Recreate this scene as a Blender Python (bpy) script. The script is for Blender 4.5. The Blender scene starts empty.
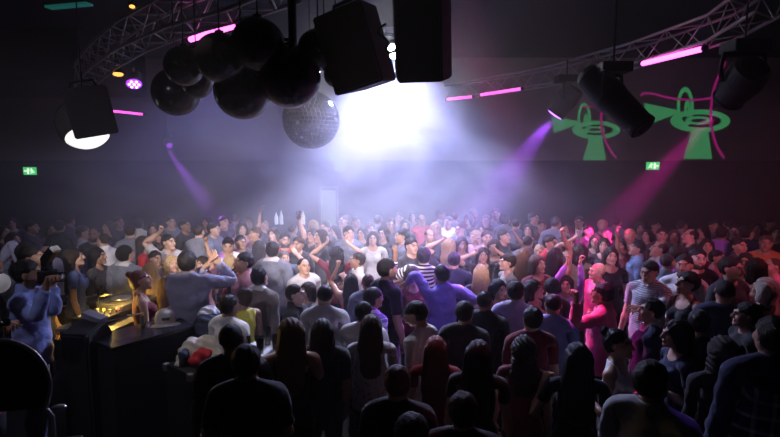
HAZE_BANK, HAZE_BASE, HAZE_HALO, HAZE_VEIL, EXPO, HAZE_STEP = .30, .002, .03, .030, 0., .36
LT = dict(strobe=2500., glow=18., hazefillL=340., hazefillC=370., washL=520., washC=300., front=3900., magenta=4600., magwash=1700., down=300., violet=3600., vwash=220., redR=180., rim=120., farv=2200., warmL=65., desk=26., wall=50., bluef=110., bar=110.)  # bar is the added spot on the jacket heap
import bpy, bmesh, math, random
import numpy as np
from mathutils import Vector, Matrix

random.seed(7)
RNG = np.random.default_rng(7)
SC = bpy.context.scene
COL = SC.collection
PI = math.pi

# ------------------------------------------------------------------ camera
CAM_Z, PITCH, F = 2.87, math.atan(58.0 / 517.0), 517.0
CP, SP = math.cos(PITCH), math.sin(PITCH)


def ray(px, py):
    """direction of a pixel's ray with unit depth along +Y"""
    u, v = (px - 390.0) / F, (218.5 - py) / F
    d = Vector((u, CP + v * SP, -SP + v * CP))
    return d / d.y


def at(px, py, depth):
    """the point that a pixel shows at the given distance along +Y"""
    r = ray(px, py)
    return Vector((0, 0, CAM_Z)) + r * depth


def project(p):
    q = Vector(p) - Vector((0, 0, CAM_Z))
    zc = q.y * CP - q.z * SP
    yc = q.y * SP + q.z * CP
    return 390 + F * q.x / zc, 218.5 - F * yc / zc, zc


def tag(o, label=None, cat=None, group=None, kind=None):
    if label: o['label'] = label
    if cat: o['category'] = cat
    if group: o['group'] = group
    if kind: o['kind'] = kind
    return o


# ------------------------------------------------------------------ materials
def newmat(name):
    m = bpy.data.materials.new(name)
    m.use_nodes = True
    nt = m.node_tree
    return m, nt, nt.nodes['Principled BSDF']


def mat(name, col, rough=.6, metal=0., noise=0., nscale=8., bump=0., bscale=40., spec=.5, sheen=0., emit=None, estr=0., trans=0., coat=0.):
    m, nt, b = newmat(name)
    b.inputs['Base Color'].default_value = (*col, 1)
    b.inputs['Roughness'].default_value = rough
    b.inputs['Metallic'].default_value = metal
    b.inputs['Specular IOR Level'].default_value = spec
    b.inputs['Sheen Weight'].default_value = sheen
    b.inputs['Transmission Weight'].default_value = trans
    b.inputs['Coat Weight'].default_value = coat
    if emit:
        b.inputs['Emission Color'].default_value = (*emit, 1)
        b.inputs['Emission Strength'].default_value = estr
    if noise or bump:
        tc = nt.nodes.new('ShaderNodeTexCoord')
    if noise:
        n = nt.nodes.new('ShaderNodeTexNoise')
        n.inputs['Scale'].default_value = nscale
        n.inputs['Detail'].default_value = 4
        nt.links.new(tc.outputs['Object'], n.inputs['Vector'])
        mx = nt.nodes.new('ShaderNodeMix'); mx.data_type = 'RGBA'
        mx.inputs[6].default_value = (*[c * (1 - noise) for c in col], 1)
        mx.inputs[7].default_value = (*[min(1, c * (1 + noise)) for c in col], 1)
        nt.links.new(n.outputs['Fac'], mx.inputs[0])
        nt.links.new(mx.outputs[2], b.inputs['Base Color'])
    if bump:
        n2 = nt.nodes.new('ShaderNodeTexNoise')
        n2.inputs['Scale'].default_value = bscale
        nt.links.new(tc.outputs['Object'], n2.inputs['Vector'])
        bp = nt.nodes.new('ShaderNodeBump')
        bp.inputs['Strength'].default_value = bump
        bp.inputs['Distance'].default_value = .01
        nt.links.new(n2.outputs['Fac'], bp.inputs['Height'])
        nt.links.new(bp.outputs['Normal'], b.inputs['Normal'])
    return m


# ------------------------------------------------------------------ mesh helpers
def link(name, bm, m, parent=None, smooth=False, loc=None):
    me = bpy.data.meshes.new(name)
    bm.normal_update()
    bm.to_mesh(me)
    bm.free()
    if smooth:
        me.polygons.foreach_set('use_smooth', [True] * len(me.polygons))
    for x in (m if isinstance(m, (list, tuple)) else [m]):
        me.materials.append(x)
    o = bpy.data.objects.new(name, me)
    COL.objects.link(o)
    if parent: o.parent = parent
    if loc is not None: o.location = loc
    return o


def empty(name, loc=(0, 0, 0), rz=0.):
    o = bpy.data.objects.new(name, None)
    o.empty_display_size = .1
    COL.objects.link(o)
    o.location = loc
    o.rotation_euler = (0, 0, rz)
    return o


def add_box(bm, c, s, rot=None, bevel=0.):
    """box of full size s about centre c"""
    r = bmesh.ops.create_cube(bm, size=1.)
    vs = r['verts']
    for v in vs:
        v.co = Vector((v.co.x * s[0], v.co.y * s[1], v.co.z * s[2]))
    if bevel:
        es = list({e for v in vs for e in v.link_edges})
        rr = bmesh.ops.bevel(bm, geom=es, offset=bevel, segments=2, affect='EDGES', profile=.6)
        vs = [v for v in bm.verts if v in set(rr['verts'])] or vs
        vs = list({v for f in rr['faces'] for v in f.verts} | {v for v in vs if v.is_valid})
    M = rot if rot is not None else Matrix.Identity(3)
    for v in vs:
        v.co = M @ v.co + Vector(c)
    return vs


def frame_of(d):
    d = Vector(d).normalized()
    a = Vector((0, 0, 1)) if abs(d.z) < .9 else Vector((1, 0, 0))
    x = a.cross(d).normalized()
    return x, d.cross(x), d


def add_tube(bm, pts, r, seg=8, cap=True, closed=False):
    pts = [Vector(p) for p in pts]
    n = len(pts)
    rs = r if isinstance(r, (list, tuple)) else [r] * n
    rings = []
    px = None
    for i, p in enumerate(pts):
        if closed:
            d = pts[(i + 1) % n] - pts[i - 1]
        else:
            d = pts[min(i + 1, n - 1)] - pts[max(i - 1, 0)]
        d.normalize()
        if px is None:
            x, y, _ = frame_of(d)
        else:
            x = (px - d * px.dot(d)).normalized(); y = d.cross(x)
        px = x
        rings.append([bm.verts.new(p + (x * math.cos(2 * PI * k / seg) + y * math.sin(2 * PI * k / seg)) * rs[i]) for k in range(seg)])
    m = n if closed else n - 1
    for i in range(m):
        A, B = rings[i], rings[(i + 1) % n]
        for k in range(seg):
            bm.faces.new((A[k], A[(k + 1) % seg], B[(k + 1) % seg], B[k]))
    if cap and not closed:
        bm.faces.new(rings[0][::-1]); bm.faces.new(rings[-1])
    return rings


def add_lathe(bm, prof, c=(0, 0, 0), axis=(0, 0, 1), seg=24, cap=True):
    """prof: list of (radius, height along axis)"""
    x, y, d = frame_of(axis)
    c = Vector(c)
    rings = []
    for r, h in prof:
        rings.append([bm.verts.new(c + d * h + (x * math.cos(2 * PI * k / seg) + y * math.sin(2 * PI * k / seg)) * max(r, 1e-4)) for k in range(seg)])
    for A, B in zip(rings, rings[1:]):
        for k in range(seg):
            bm.faces.new((A[k], A[(k + 1) % seg], B[(k + 1) % seg], B[k]))
    if cap:
        bm.faces.new(rings[0][::-1]); bm.faces.new(rings[-1])


def add_sphere(bm, c, r, seg=24, rings=14, sc=(1, 1, 1)):
    rr = bmesh.ops.create_uvsphere(bm, u_segments=seg, v_segments=rings, radius=r)
    for v in rr['verts']:
        v.co = Vector((v.co.x * sc[0], v.co.y * sc[1], v.co.z * sc[2])) + Vector(c)


def add_prism(bm, poly, fn, t):
    """extrude polygon poly [(u,v)..]; fn(u,v,w)->world, thickness t along w"""
    A = [bm.verts.new(fn(u, v, 0)) for u, v in poly]
    B = [bm.verts.new(fn(u, v, t)) for u, v in poly]
    n = len(poly)
    bm.faces.new(A[::-1]); bm.faces.new(B)
    for i in range(n):
        bm.faces.new((A[i], A[(i + 1) % n], B[(i + 1) % n], B[i]))


# ------------------------------------------------------------------ implicit surfaces
class Field:
    def __init__(s, lo, hi, h):
        s.lo = np.array(lo, float); s.h = h
        s.n = np.ceil((np.array(hi) - s.lo) / h).astype(int) + 1
        s.f = np.full(s.n, .5, np.float32)
        s.ax = [(s.lo[i] + h * np.arange(s.n[i])).astype(np.float32) for i in range(3)]

    def box(s, lo, hi, mg):
        sl = []
        for i in range(3):
            a = int(max(0, math.floor((lo[i] - mg - s.lo[i]) / s.h)))
            b = int(min(s.n[i], math.ceil((hi[i] + mg - s.lo[i]) / s.h) + 1))
            if b <= a: return None, None
            sl.append(slice(a, b))
        X, Y, Z = np.meshgrid(*[s.ax[i][sl[i]] for i in range(3)], indexing='ij', sparse=True)
        return tuple(sl), (X, Y, Z)

    def put(s, sl, d, k, cut=False):
        f = s.f[sl]
        if cut:
            g = -d
            h = np.clip(.5 - .5 * (f - g) / k, 0, 1)
            s.f[sl] = f * (1 - h) + g * h + k * h * (1 - h)
        else:
            h = np.clip(.5 + .5 * (f - d) / k, 0, 1)
            s.f[sl] = f * (1 - h) + d * h - k * h * (1 - h)

    def cone(s, a, b, ra, rb, k=.02, sq=(1, 1, 1), cut=False):
        a = np.array(a, float); b = np.array(b, float); r = max(ra, rb) * max(1 / min(sq), 1)
        sl, g = s.box(np.minimum(a, b) - r, np.maximum(a, b) + r, k + .03)
        if sl is None: return
        ba = b - a; L = max((ba ** 2).sum(), 1e-9)
        t = np.clip(((g[0] - a[0]) * ba[0] + (g[1] - a[1]) * ba[1] + (g[2] - a[2]) * ba[2]) / L, 0, 1)
        d = 0
        for i in range(3):
            d = d + ((g[i] - a[i] - t * ba[i]) * sq[i]) ** 2
        d = np.sqrt(d) - (ra + (rb - ra) * t)
        s.put(sl, d.astype(np.float32), k, cut)

    def ell(s, c, r, k=.02, cut=False, tilt=0.):
        c = np.array(c, float); r = np.array(r, float)
        sl, g = s.box(c - r.max(), c + r.max(), k + .03)
        if sl is None: return
        x, y, z = [g[i] - c[i] for i in range(3)]
        if tilt:
            y, z = y * math.cos(tilt) + z * math.sin(tilt), -y * math.sin(tilt) + z * math.cos(tilt)
        k0 = np.sqrt((x / r[0]) ** 2 + (y / r[1]) ** 2 + (z / r[2]) ** 2)
        k1 = np.sqrt((x / r[0] ** 2) ** 2 + (y / r[1] ** 2) ** 2 + (z / r[2] ** 2) ** 2) + 1e-6
        s.put(sl, (k0 * (k0 - 1) / k1).astype(np.float32), k, cut)

    def sph(s, c, r, k=.02, cut=False):
        s.ell(c, (r, r, r), k, cut)

    def half(s, p, n, k=.01):
        """keep only the side where (x-p).n < 0"""
        n = np.array(n, float) / np.linalg.norm(n)
        X, Y, Z = np.meshgrid(*s.ax, indexing='ij', sparse=True)
        d = (X - p[0]) * n[0] + (Y - p[1]) * n[1] + (Z - p[2]) * n[2]
        s.put((slice(None),) * 3, -d.astype(np.float32), k, True)

    def wobble(s, fn):
        X, Y, Z = np.meshgrid(*s.ax, indexing='ij', sparse=True)
        s.f += fn(X, Y, Z).astype(np.float32)

    def mesh(s):
        f = s.f
        f[0] = f[-1] = .5; f[:, 0] = f[:, -1] = .5; f[:, :, 0] = f[:, :, -1] = .5
        S = f < 0
        c = np.zeros(np.array(f.shape) - 1, np.int8)
        for i in (0, 1):
            for j in (0, 1):
                for k in (0, 1):
                    c += S[i:f.shape[0] - 1 + i, j:f.shape[1] - 1 + j, k:f.shape[2] - 1 + k]
        act = (c > 0) & (c < 8)
        ids = np.full(act.shape, -1, np.int64)
        cells = np.argwhere(act)
        ids[act] = np.arange(len(cells))
        acc = np.zeros((len(cells), 3)); cnt = np.zeros(len(cells))
        offs = [(i, j, k) for i in (0, 1) for j in (0, 1) for k in (0, 1)]
        for o in offs:
            for axis in range(3):
                if o[axis]: continue
                o2 = list(o); o2[axis] = 1
                fa = f[tuple((cells + o).T)]; fb = f[tuple((cells + o2).T)]
                m = (fa < 0) != (fb < 0)
                t = np.where(m, fa / np.where(m, fa - fb, 1), 0)
                p = np.array(o, float)[None].repeat(len(cells), 0)
                p[:, axis] = t
                acc += p * m[:, None]; cnt += m
        V = (cells + acc / cnt[:, None]) * s.h + s.lo
        Q = []
        for axis in range(3):
            a, b = [i for i in range(3) if i != axis]
            lo = [slice(1, -1)] * 3; hi = [slice(1, -1)] * 3
            lo[axis] = slice(0, f.shape[axis] - 1); hi[axis] = slice(1, f.shape[axis])
            A, B = S[tuple(lo)], S[tuple(hi)]
            e = np.argwhere(A != B)
            off = np.array([1, 1, 1]); off[axis] = 0
            inside = A[tuple(e.T)]
            e = e + off
            def cell(da, db):
                q = e.copy(); q[:, a] += da; q[:, b] += db
                return ids[tuple(q.T)]
            q = np.stack([cell(-1, -1), cell(0, -1), cell(0, 0), cell(-1, 0)], 1)
            flip = inside if axis != 1 else ~inside
            q = np.where(flip[:, None], q, q[:, ::-1])
            Q.append(q)
        return V, np.concatenate(Q)


def to_obj(V, Q):
    me = bpy.data.meshes.new('tmp')
    me.from_pydata(V.tolist(), [], Q.tolist())
    o = bpy.data.objects.new('tmp', me)
    COL.objects.link(o)
    return o


def decimated(V, Q, ratios, keep=None):
    """list of (verts, faces) at the given ratios"""
    out = []
    o = to_obj(V, Q)
    if keep is not None:
        vg = o.vertex_groups.new(name='k')
        for w in (0., .5, 1.):
            idx = np.nonzero(np.abs(keep - w) < .25)[0]
            if len(idx): vg.add(idx.tolist(), w, 'REPLACE')
    md = o.modifiers.new('d', 'DECIMATE')
    if keep is not None:
        md.vertex_group = 'k'; md.invert_vertex_group = False; md.vertex_group_factor = 1.
    for r in ratios:
        md.ratio = r
        dg = bpy.context.evaluated_depsgraph_get(); dg.update()
        e = o.evaluated_get(dg)
        m2 = bpy.data.meshes.new_from_object(e)
        v = np.empty(len(m2.vertices) * 3, np.float32); m2.vertices.foreach_get('co', v)
        fs = [tuple(p.vertices) for p in m2.polygons]
        out.append((v.reshape(-1, 3).astype(float), fs))
        bpy.data.meshes.remove(m2)
    me = o.data
    bpy.data.objects.remove(o); bpy.data.meshes.remove(me)
    return out
# ------------------------------------------------------------------ the human figure
SHX, ARMZ, ARMY = .185, 1.415, .018        # shoulder, arm line of the rest pose
ELX, WRX = .455, .700


def torso(F_, sex, g=0.):
    """body trunk, g = extra thickness"""
    if sex == 'm':
        F_.ell((0, .012, 1.30), (.172 + g, .112 + g, .185), .03)
        F_.ell((0, -.015, 1.335), (.145 + g, .098 + g, .10), .03)
        F_.ell((0, .008, 1.10), (.150 + g, .104 + g, .19), .06)
        F_.ell((0, .015, .945), (.160 + g, .118 + g, .13), .06)
        for s in (-1, 1):
            F_.cone((s * .03, .03, 1.50), (s * .165, .022, 1.428), .046 + g * .6, .056 + g * .7, .05)
    else:
        F_.ell((0, .012, 1.31), (.142 + g, .098 + g, .165), .03)
        F_.ell((0, .008, 1.12), (.118 + g, .088 + g, .19), .06)
        F_.ell((0, .018, .945), (.168 + g, .118 + g, .13), .07)
        for s in (-1, 1):
            F_.sph((s * .07, -.068, 1.295), .062 + g, .03)
            F_.cone((s * .03, .028, 1.49), (s * .15, .02, 1.422), .036 + g * .6, .044 + g * .7, .05)


def limb_arms(F_, sex, g=0., to=WRX, r=None):
    k = 1. if sex == 'm' else .80
    for s in (-1, 1):
        a = (s * (SHX - .012), ARMY, ARMZ + .002)
        F_.sph(a, .060 * k + g, .04)
        F_.cone(a, (s * ELX, ARMY, ARMZ), .054 * k + g, .042 * k + g, .03)
        F_.cone((s * ELX, ARMY, ARMZ), (s * (ELX + .09), ARMY, ARMZ), .042 * k + g, .043 * k + g, .02)
        F_.cone((s * (ELX + .09), ARMY, ARMZ), (s * WRX, ARMY, ARMZ), .043 * k + g, .027 * k + g, .02)


FINGERS = [(-.031, .072, -.13), (-.010, .081, -.035), (.0115, .075, .05), (.032, .058, .15)]
HX = WRX + .098


def hands(F_, sex):
    k = 1. if sex == 'm' else .88
    for s in (-1, 1):
        F_.cone((s * WRX, ARMY, ARMZ), (s * (WRX + .03), ARMY - .001, ARMZ), .026 * k, .030 * k, .02, (1, 1, 1.35))
        F_.ell((s * (WRX + .058), ARMY - .002, ARMZ), (.052, .042 * k, .0165), .015)
        for y, L, fan in FINGERS:
            b = np.array((s * HX * 1., ARMY + y * k, ARMZ))
            d = np.array((s * math.cos(fan), math.sin(fan), 0))
            F_.cone(b - d * .02, b + d * L * .5, .0098 * k, .0092 * k, .004)
            F_.cone(b + d * L * .5, b + d * L, .0092 * k, .0078 * k, .003)
        t0 = (s * (WRX + .03), ARMY - .030 * k, ARMZ - .004)
        t1 = (s * (WRX + .070), ARMY - .062 * k, ARMZ - .010)
        t2 = (s * (WRX + .102), ARMY - .074 * k, ARMZ - .012)
        F_.cone(t0, t1, .0155 * k, .0115 * k, .012)
        F_.cone(t1, t2, .0112 * k, .0085 * k, .004)


def legs(F_, sex, g=0., shoes=True):
    k = 1. if sex == 'm' else .97
    for s in (-1, 1):
        h = (s * .088, .01, .90); kn = (s * .098, -.004, .50); an = (s * .102, .03, .10)
        F_.cone(h, kn, .092 * k + g, .058 * k + g, .035)
        F_.cone(kn, (s * .10, .02, .36), .056 * k + g, .058 * k + g, .03)
        F_.cone((s * .10, .02, .36), an, .058 * k + g, .042 * k + g, .03)
        F_.cone((s * .103, .05, .045), (s * .112, -.12, .034), .044, .038, .02, (1, 1, 1.1))
        F_.cone((s * .103, .03, .10), (s * .106, -.02, .055), .042, .040, .02)


def head(F_, sex):
    w = 1. if sex == 'm' else .94
    nr = .056 if sex == 'm' else .046
    F_.cone((0, .022, 1.46), (0, .016, 1.58), nr + .004, nr, .03)
    F_.ell((0, .016, 1.662), (.077 * w, .094, .090), .02)
    F_.ell((0, -.022, 1.610), (.063 * w, .070, .082), .025)
    for s in (-1, 1):
        F_.cone((s * .048 * w, .005, 1.585), (s * .012, -.078, 1.553), .022, .018, .02)
        F_.sph((s * .041 * w, -.060, 1.614), .023, .02)
        F_.ell((s * .030, -.101, 1.649), (.019, .016, .013), .010, True)
        F_.sph((s * .0305, -.0765, 1.6485), .0125, .004)
        F_.ell((s * .080 * w, .016, 1.637), (.0085, .019, .031), .006)
    F_.sph((0, -.082, 1.553), .0175, .018)
    F_.ell((0, -.086, 1.671), (.048 * w, .013, .010), .014)
    F_.cone((0, -.090, 1.660), (0, -.113, 1.617), .0085, .0125, .012)
    for s in (-1, 1):
        F_.sph((s * .0105, -.103, 1.613), .0085, .006)
    F_.ell((0, -.0905, 1.588), (.025, .0115, .0075), .005)
    F_.ell((0, -.0885, 1.578), (.021, .0115, .0075), .004)
    F_.ell((0, -.104, 1.5832), (.021, .010, .0016), .003, True)


def build_body(sex):
    F_ = Field((-1.0, -.21, -.02), (1.0, .21, 1.80), .0052)
    torso(F_, sex); legs(F_, sex, .008); limb_arms(F_, sex); hands(F_, sex); head(F_, sex)
    V, Q = F_.mesh()
    keep = np.where(V[:, 2] > 1.52, 1., np.where(np.abs(V[:, 0]) > .68, .5, 0.))
    return decimated(V, Q, (.16, .055, .022), None)


def cut_planes(V, Q, planes, rim=.012):
    bm = bmesh.new()
    vs = [bm.verts.new(v) for v in V.tolist()]
    for q in Q.tolist():
        try: bm.faces.new([vs[i] for i in q])
        except ValueError: pass
    for p, n in planes:
        bmesh.ops.bisect_plane(bm, geom=bm.verts[:] + bm.edges[:] + bm.faces[:], dist=1e-5, plane_co=p, plane_no=n, clear_outer=True)
    bm.normal_update()
    be = [e for e in bm.edges if len(e.link_faces) == 1]
    if be and rim:
        nrm = {v: v.normal.copy() for e in be for v in e.verts}
        pos = {v: v.co.copy() for v in nrm}
        r = bmesh.ops.extrude_edge_only(bm, edges=be)
        for v in r['geom']:
            if isinstance(v, bmesh.types.BMVert):
                src = min((w for e in v.link_edges for w in [e.other_vert(v)] if w in pos), key=lambda w: (pos[w] - v.co).length, default=None)
                if src: v.co -= nrm[src] * rim
    bmesh.ops.triangulate(bm, faces=bm.faces[:])
    bm.verts.index_update()
    V2 = np.array([v.co[:] for v in bm.verts]); Q2 = np.array([[v.index for v in f.verts] for f in bm.faces])
    bm.free()
    return V2, Q2


def wrinkle(a):
    def fn(X, Y, Z):
        u = np.sin(21 * X + 17 * Z + 3 * np.sin(9 * Y)) * np.sin(31 * Z - 14 * X) + .6 * np.sin(47 * Z + 25 * Y + 12 * X)
        s = np.sin(60 * X + 22 * Z * np.sign(X) + 4 * np.sin(14 * Z)) * np.clip((np.abs(X) - .15) * 8, 0, 1)
        w = np.sin(55 * Z - 30 * np.abs(X) + 5 * np.sin(11 * X + 7 * Y)) * np.clip((1.25 - Z) * 5, 0, 1)
        return a * (u + .9 * s + .7 * w)
    return fn


def build_top(kind):
    sex = 'm' if kind in ('tee', 'shirt', 'jacket', 'polo') else 'f'
    F_ = Field((-.80, -.26, .40), (.80, .26, 1.60), .011)
    g = {'tee': .016, 'polo': .016, 'shirt': .019, 'jacket': .030, 'tank': .007, 'top': .008, 'blouse': .014, 'dress': .009}[kind]
    torso(F_, sex, g)
    F_.cone((0, .026, 1.40), (0, .026, 1.47), .066 + g, .062 + g, .03)
    if sex == 'm':       # the cloth hangs straight from the chest
        F_.cone((0, .008, 1.25), (0, .012, .80), .150 + g, .176 + g, .06, (1, 1.36, 1))
    elif kind in ('blouse',):
        F_.cone((0, .0, 1.22), (0, .012, .82), .138 + g, .165 + g, .06, (1, 1.38, 1))
    elif kind == 'dress':
        F_.cone((0, .012, .92), (0, .005, .48), .168 + g, .150 + g, .05, (1, 1.30, 1))
    else:
        F_.cone((0, .012, .98), (0, .012, .84), .150 + g, .165 + g, .05, (1, 1.38, 1))
    if kind in ('tee', 'polo', 'top'):
        limb_arms(F_, sex, g * .95)
    elif kind in ('shirt', 'jacket', 'blouse'):
        limb_arms(F_, sex, g * .75)
    if kind in ('shirt', 'polo', 'jacket'):
        for i in range(20):
            a0, a1 = 2 * PI * i / 20, 2 * PI * (i + 1) / 20
            def P(a):
                rr = .064 if kind != 'jacket' else .074
                return (rr * math.sin(a), .018 + rr * 1.05 * math.cos(a), 1.512 + .024 * math.cos(a))
            if abs(((a0 + a1) / 2) - PI) > .3:
                F_.cone(P(a0), P(a1), .0155, .0155, .006, (1, 1, .62))
    nb = {'tee': ((0, -.012, 1.535), (.078, .092, .075)), 'polo': ((0, .0, 1.55), (.062, .072, .075)), 'shirt': ((0, .0, 1.55), (.061, .071, .075)),
          'jacket': ((0, -.01, 1.55), (.064, .078, .085)), 'tank': ((0, -.045, 1.50), (.100, .125, .115)), 'top': ((0, -.03, 1.505), (.092, .105, .085)),
          'blouse': ((0, -.02, 1.515), (.080, .095, .080)), 'dress': ((0, -.05, 1.49), (.102, .13, .12))}[kind]
    if kind not in ('polo', 'shirt', 'jacket'):
        F_.ell(nb[0], nb[1], .010, True)
    else:
        F_.ell(nb[0], nb[1], .006, True)
        F_.cone((0, -.075, 1.53), (0, -.105, 1.43), .030, .006, .006, cut=True)
    F_.wobble(wrinkle({'tee': .0032, 'polo': .003, 'shirt': .0042, 'jacket': .004, 'tank': .0012, 'top': .0018, 'blouse': .004, 'dress': .0015}[kind]))
    V, Q = F_.mesh()
    pl = []
    hem = {'tee': .86, 'polo': .86, 'shirt': .85, 'jacket': .80, 'tank': .90, 'top': .90, 'blouse': .86, 'dress': .52}[kind]
    pl.append(((0, 0, hem), (0, 0, -1)))
    sl = {'tee': .385, 'polo': .37, 'shirt': .685, 'jacket': .675, 'tank': None, 'top': .32, 'blouse': .67, 'dress': None}[kind]
    if sl:
        for s in (-1, 1): pl.append(((s * sl, 0, 0), (s, 0, 0)))
    else:
        for s in (-1, 1): pl.append(((s * .135, 0, 1.40), (s, 0, .10)))
    V, Q = cut_planes(V, Q, pl)
    return decimated(V, Q, (.55, .22, .09))


def build_hair(style):
    F_ = Field((-.20, -.20, 1.00), (.20, .26, 1.90), .0065)
    big = {'buzz': -.004, 'short': .004, 'quiff': .004, 'curly': .014, 'receding': .000, 'long': .006, 'wavy': .014, 'bob': .012, 'bun': .002, 'pony': .002, 'slick': .002}[style]
    F_.ell((0, .020 if style in ('long', 'wavy', 'bob', 'curly') else .025, 1.668), (.085 + big, .100 + big, .092 + big), .01)
    if style == 'quiff':
        F_.ell((.005, -.050, 1.742), (.062, .050, .026), .025)
    if style == 'slick':
        F_.ell((0, .0, 1.742), (.062, .070, .022), .03)
    if style in ('long', 'wavy', 'bob', 'pony', 'bun'):
        F_.ell((0, .030, 1.64), (.082 + big, .088 + big, .11), .02)
    if style == 'short' or style == 'curly':
        F_.ell((0, .03, 1.63), (.078 + big * .6, .086 + big * .6, .07), .02)
    # face opening
    F_.ell((0, -.125, 1.614), (.074, .090, .116), .012, True)
    F_.ell((0, -.060, 1.595), (.066, .085, .085), .012, True)
    if style in ('buzz', 'short', 'quiff', 'slick', 'curly'):       # forehead kept clear, hairline set back
        F_.ell((0, -.098, 1.668), (.056, .040, .056), .012, True)
    else:
        F_.ell((0, -.100, 1.662), (.048, .034, .050), .012, True)
    F_.half((0, .020, 1.585 if style in ('buzz', 'short', 'quiff', 'receding', 'slick', 'bun') else (1.565 if style == 'curly' else 1.0)), (0, -.42, -1), .008)
    if style in ('buzz', 'short', 'quiff', 'receding', 'slick', 'curly', 'bun'):
        for s in (-1, 1):
            F_.ell((s * .088, -.012, 1.622), (.034, .046, .046), .01, True)
            F_.ell((s * .080, -.062, 1.640), (.036, .050, .055), .01, True)
    if style == 'receding':
        F_.ell((0, -.055, 1.735), (.062, .115, .065), .015, True)
    if style in ('long', 'wavy'):
        low = 1.22 if style == 'long' else 1.30
        F_.cone((0, .085, 1.64), (0, .105, low), .070, .062, .03, (.72, 1.9, 1))
        for s in (-1, 1):
            F_.cone((s * .072, .03, 1.66), (s * .088, .055, 1.46), .032, .036, .025, (1, .8, 1))
            F_.cone((s * .088, .055, 1.46), (s * .075, .080, low + .02), .036, .022, .025, (1, .9, 1))
    if style == 'bob':
        for s in (-1, 1):
            F_.cone((s * .076, .02, 1.68), (s * .088, .015, 1.54), .034, .030, .025, (1, .75, 1))
        F_.cone((0, .07, 1.65), (0, .075, 1.53), .075, .078, .03, (.8, 1.5, 1))
    if style == 'bun':
        F_.ell((0, .112, 1.725), (.042, .036, .040), .012)
        F_.cone((0, .09, 1.60), (0, .075, 1.56), .03, .018, .02)
    if style == 'pony':
        F_.sph((0, .118, 1.715), .026, .012)
        F_.cone((0, .125, 1.71), (0, .165, 1.62), .028, .034, .015)
        F_.cone((0, .165, 1.62), (0, .150, 1.40), .034, .016, .015)
    if style in ('short', 'quiff', 'slick', 'receding'):
        F_.wobble(lambda X, Y, Z: .0036 * np.sin(95 * X + 40 * Y + 2 * np.sin(50 * Z)) * np.sin(80 * Y + 60 * Z) + .0018 * np.sin(230 * X + 90 * Z) * np.sin(210 * Y - 120 * Z))
    elif style == 'curly':
        F_.wobble(lambda X, Y, Z: .006 * np.sin(150 * X) * np.sin(140 * Y + 2 * np.sin(60 * X)) * np.sin(150 * Z) + .004 * np.sin(260 * X + 200 * Z) * np.sin(240 * Y))
    elif style == 'wavy':
        F_.wobble(lambda X, Y, Z: .005 * np.sin(130 * X + 5 * np.sin(38 * Z)) + .004 * np.sin(60 * Z + 40 * X + 30 * Y))
    elif style in ('long', 'bob', 'pony'):
        F_.wobble(lambda X, Y, Z: .0028 * np.sin(170 * X + 2 * np.sin(16 * Z)) + .0015 * np.sin(310 * X + 60 * Y))
    V, Q = F_.mesh()
    # drop loose crumbs: keep big component only
    return decimated(V, Q, (.45, .20, .08))


# ---- skeleton
BONES = []       # name, parent, head, tail, radius


def skel():
    b = [('pelvis', None, (0, .01, .95), (0, .01, 1.03), .10),
         ('spine', 'pelvis', (0, .01, 1.03), (0, .01, 1.20), .10),
         ('chest', 'spine', (0, .01, 1.20), (0, .015, 1.46), .11),
         ('neck', 'chest', (0, .02, 1.48), (0, .016, 1.555), .05),
         ('head', 'neck', (0, .016, 1.575), (0, .0, 1.70), .08)]
    for s, c in ((1, 'L'), (-1, 'R')):
        b += [('clav' + c, 'chest', (s * .04, .02, 1.43), (s * (SHX - .03), ARMY, ARMZ + .01), .05),
              ('up' + c, 'clav' + c, (s * SHX, ARMY, ARMZ), (s * (ELX - .005), ARMY, ARMZ), .05),
              ('fo' + c, 'up' + c, (s * (ELX + .005), ARMY, ARMZ), (s * (WRX - .005), ARMY, ARMZ), .04),
              ('ha' + c, 'fo' + c, (s * (WRX + .005), ARMY, ARMZ), (s * (HX - .012), ARMY, ARMZ), .03),
              ('th' + c, 'pelvis', (s * .092, .01, .90), (s * .098, -.004, .51), .075),
              ('ca' + c, 'th' + c, (s * .098, -.004, .49), (s * .102, .03, .11), .05),
              ('ft' + c, 'ca' + c, (s * .103, .03, .08), (s * .112, -.12, .035), .04)]
        for i, (y, L, fan) in enumerate(FINGERS):
            p = np.array((s * HX, ARMY + y, ARMZ)); d = np.array((s * math.cos(fan), math.sin(fan), 0))
            b += [('fa%d' % i + c, 'ha' + c, tuple(p), tuple(p + d * L * .48), .009),
                  ('fb%d' % i + c, 'fa%d' % i + c, tuple(p + d * L * .52), tuple(p + d * L), .008)]
        b += [('ta' + c, 'ha' + c, (s * (WRX + .035), ARMY - .034, ARMZ - .004), (s * (WRX + .070), ARMY - .062, ARMZ - .010), .013),
              ('tb' + c, 'ta' + c, (s * (WRX + .073), ARMY - .063, ARMZ - .010), (s * (WRX + .102), ARMY - .074, ARMZ - .012), .010)]
    return b


BONES = skel()
BI = {b[0]: i for i, b in enumerate(BONES)}


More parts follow.
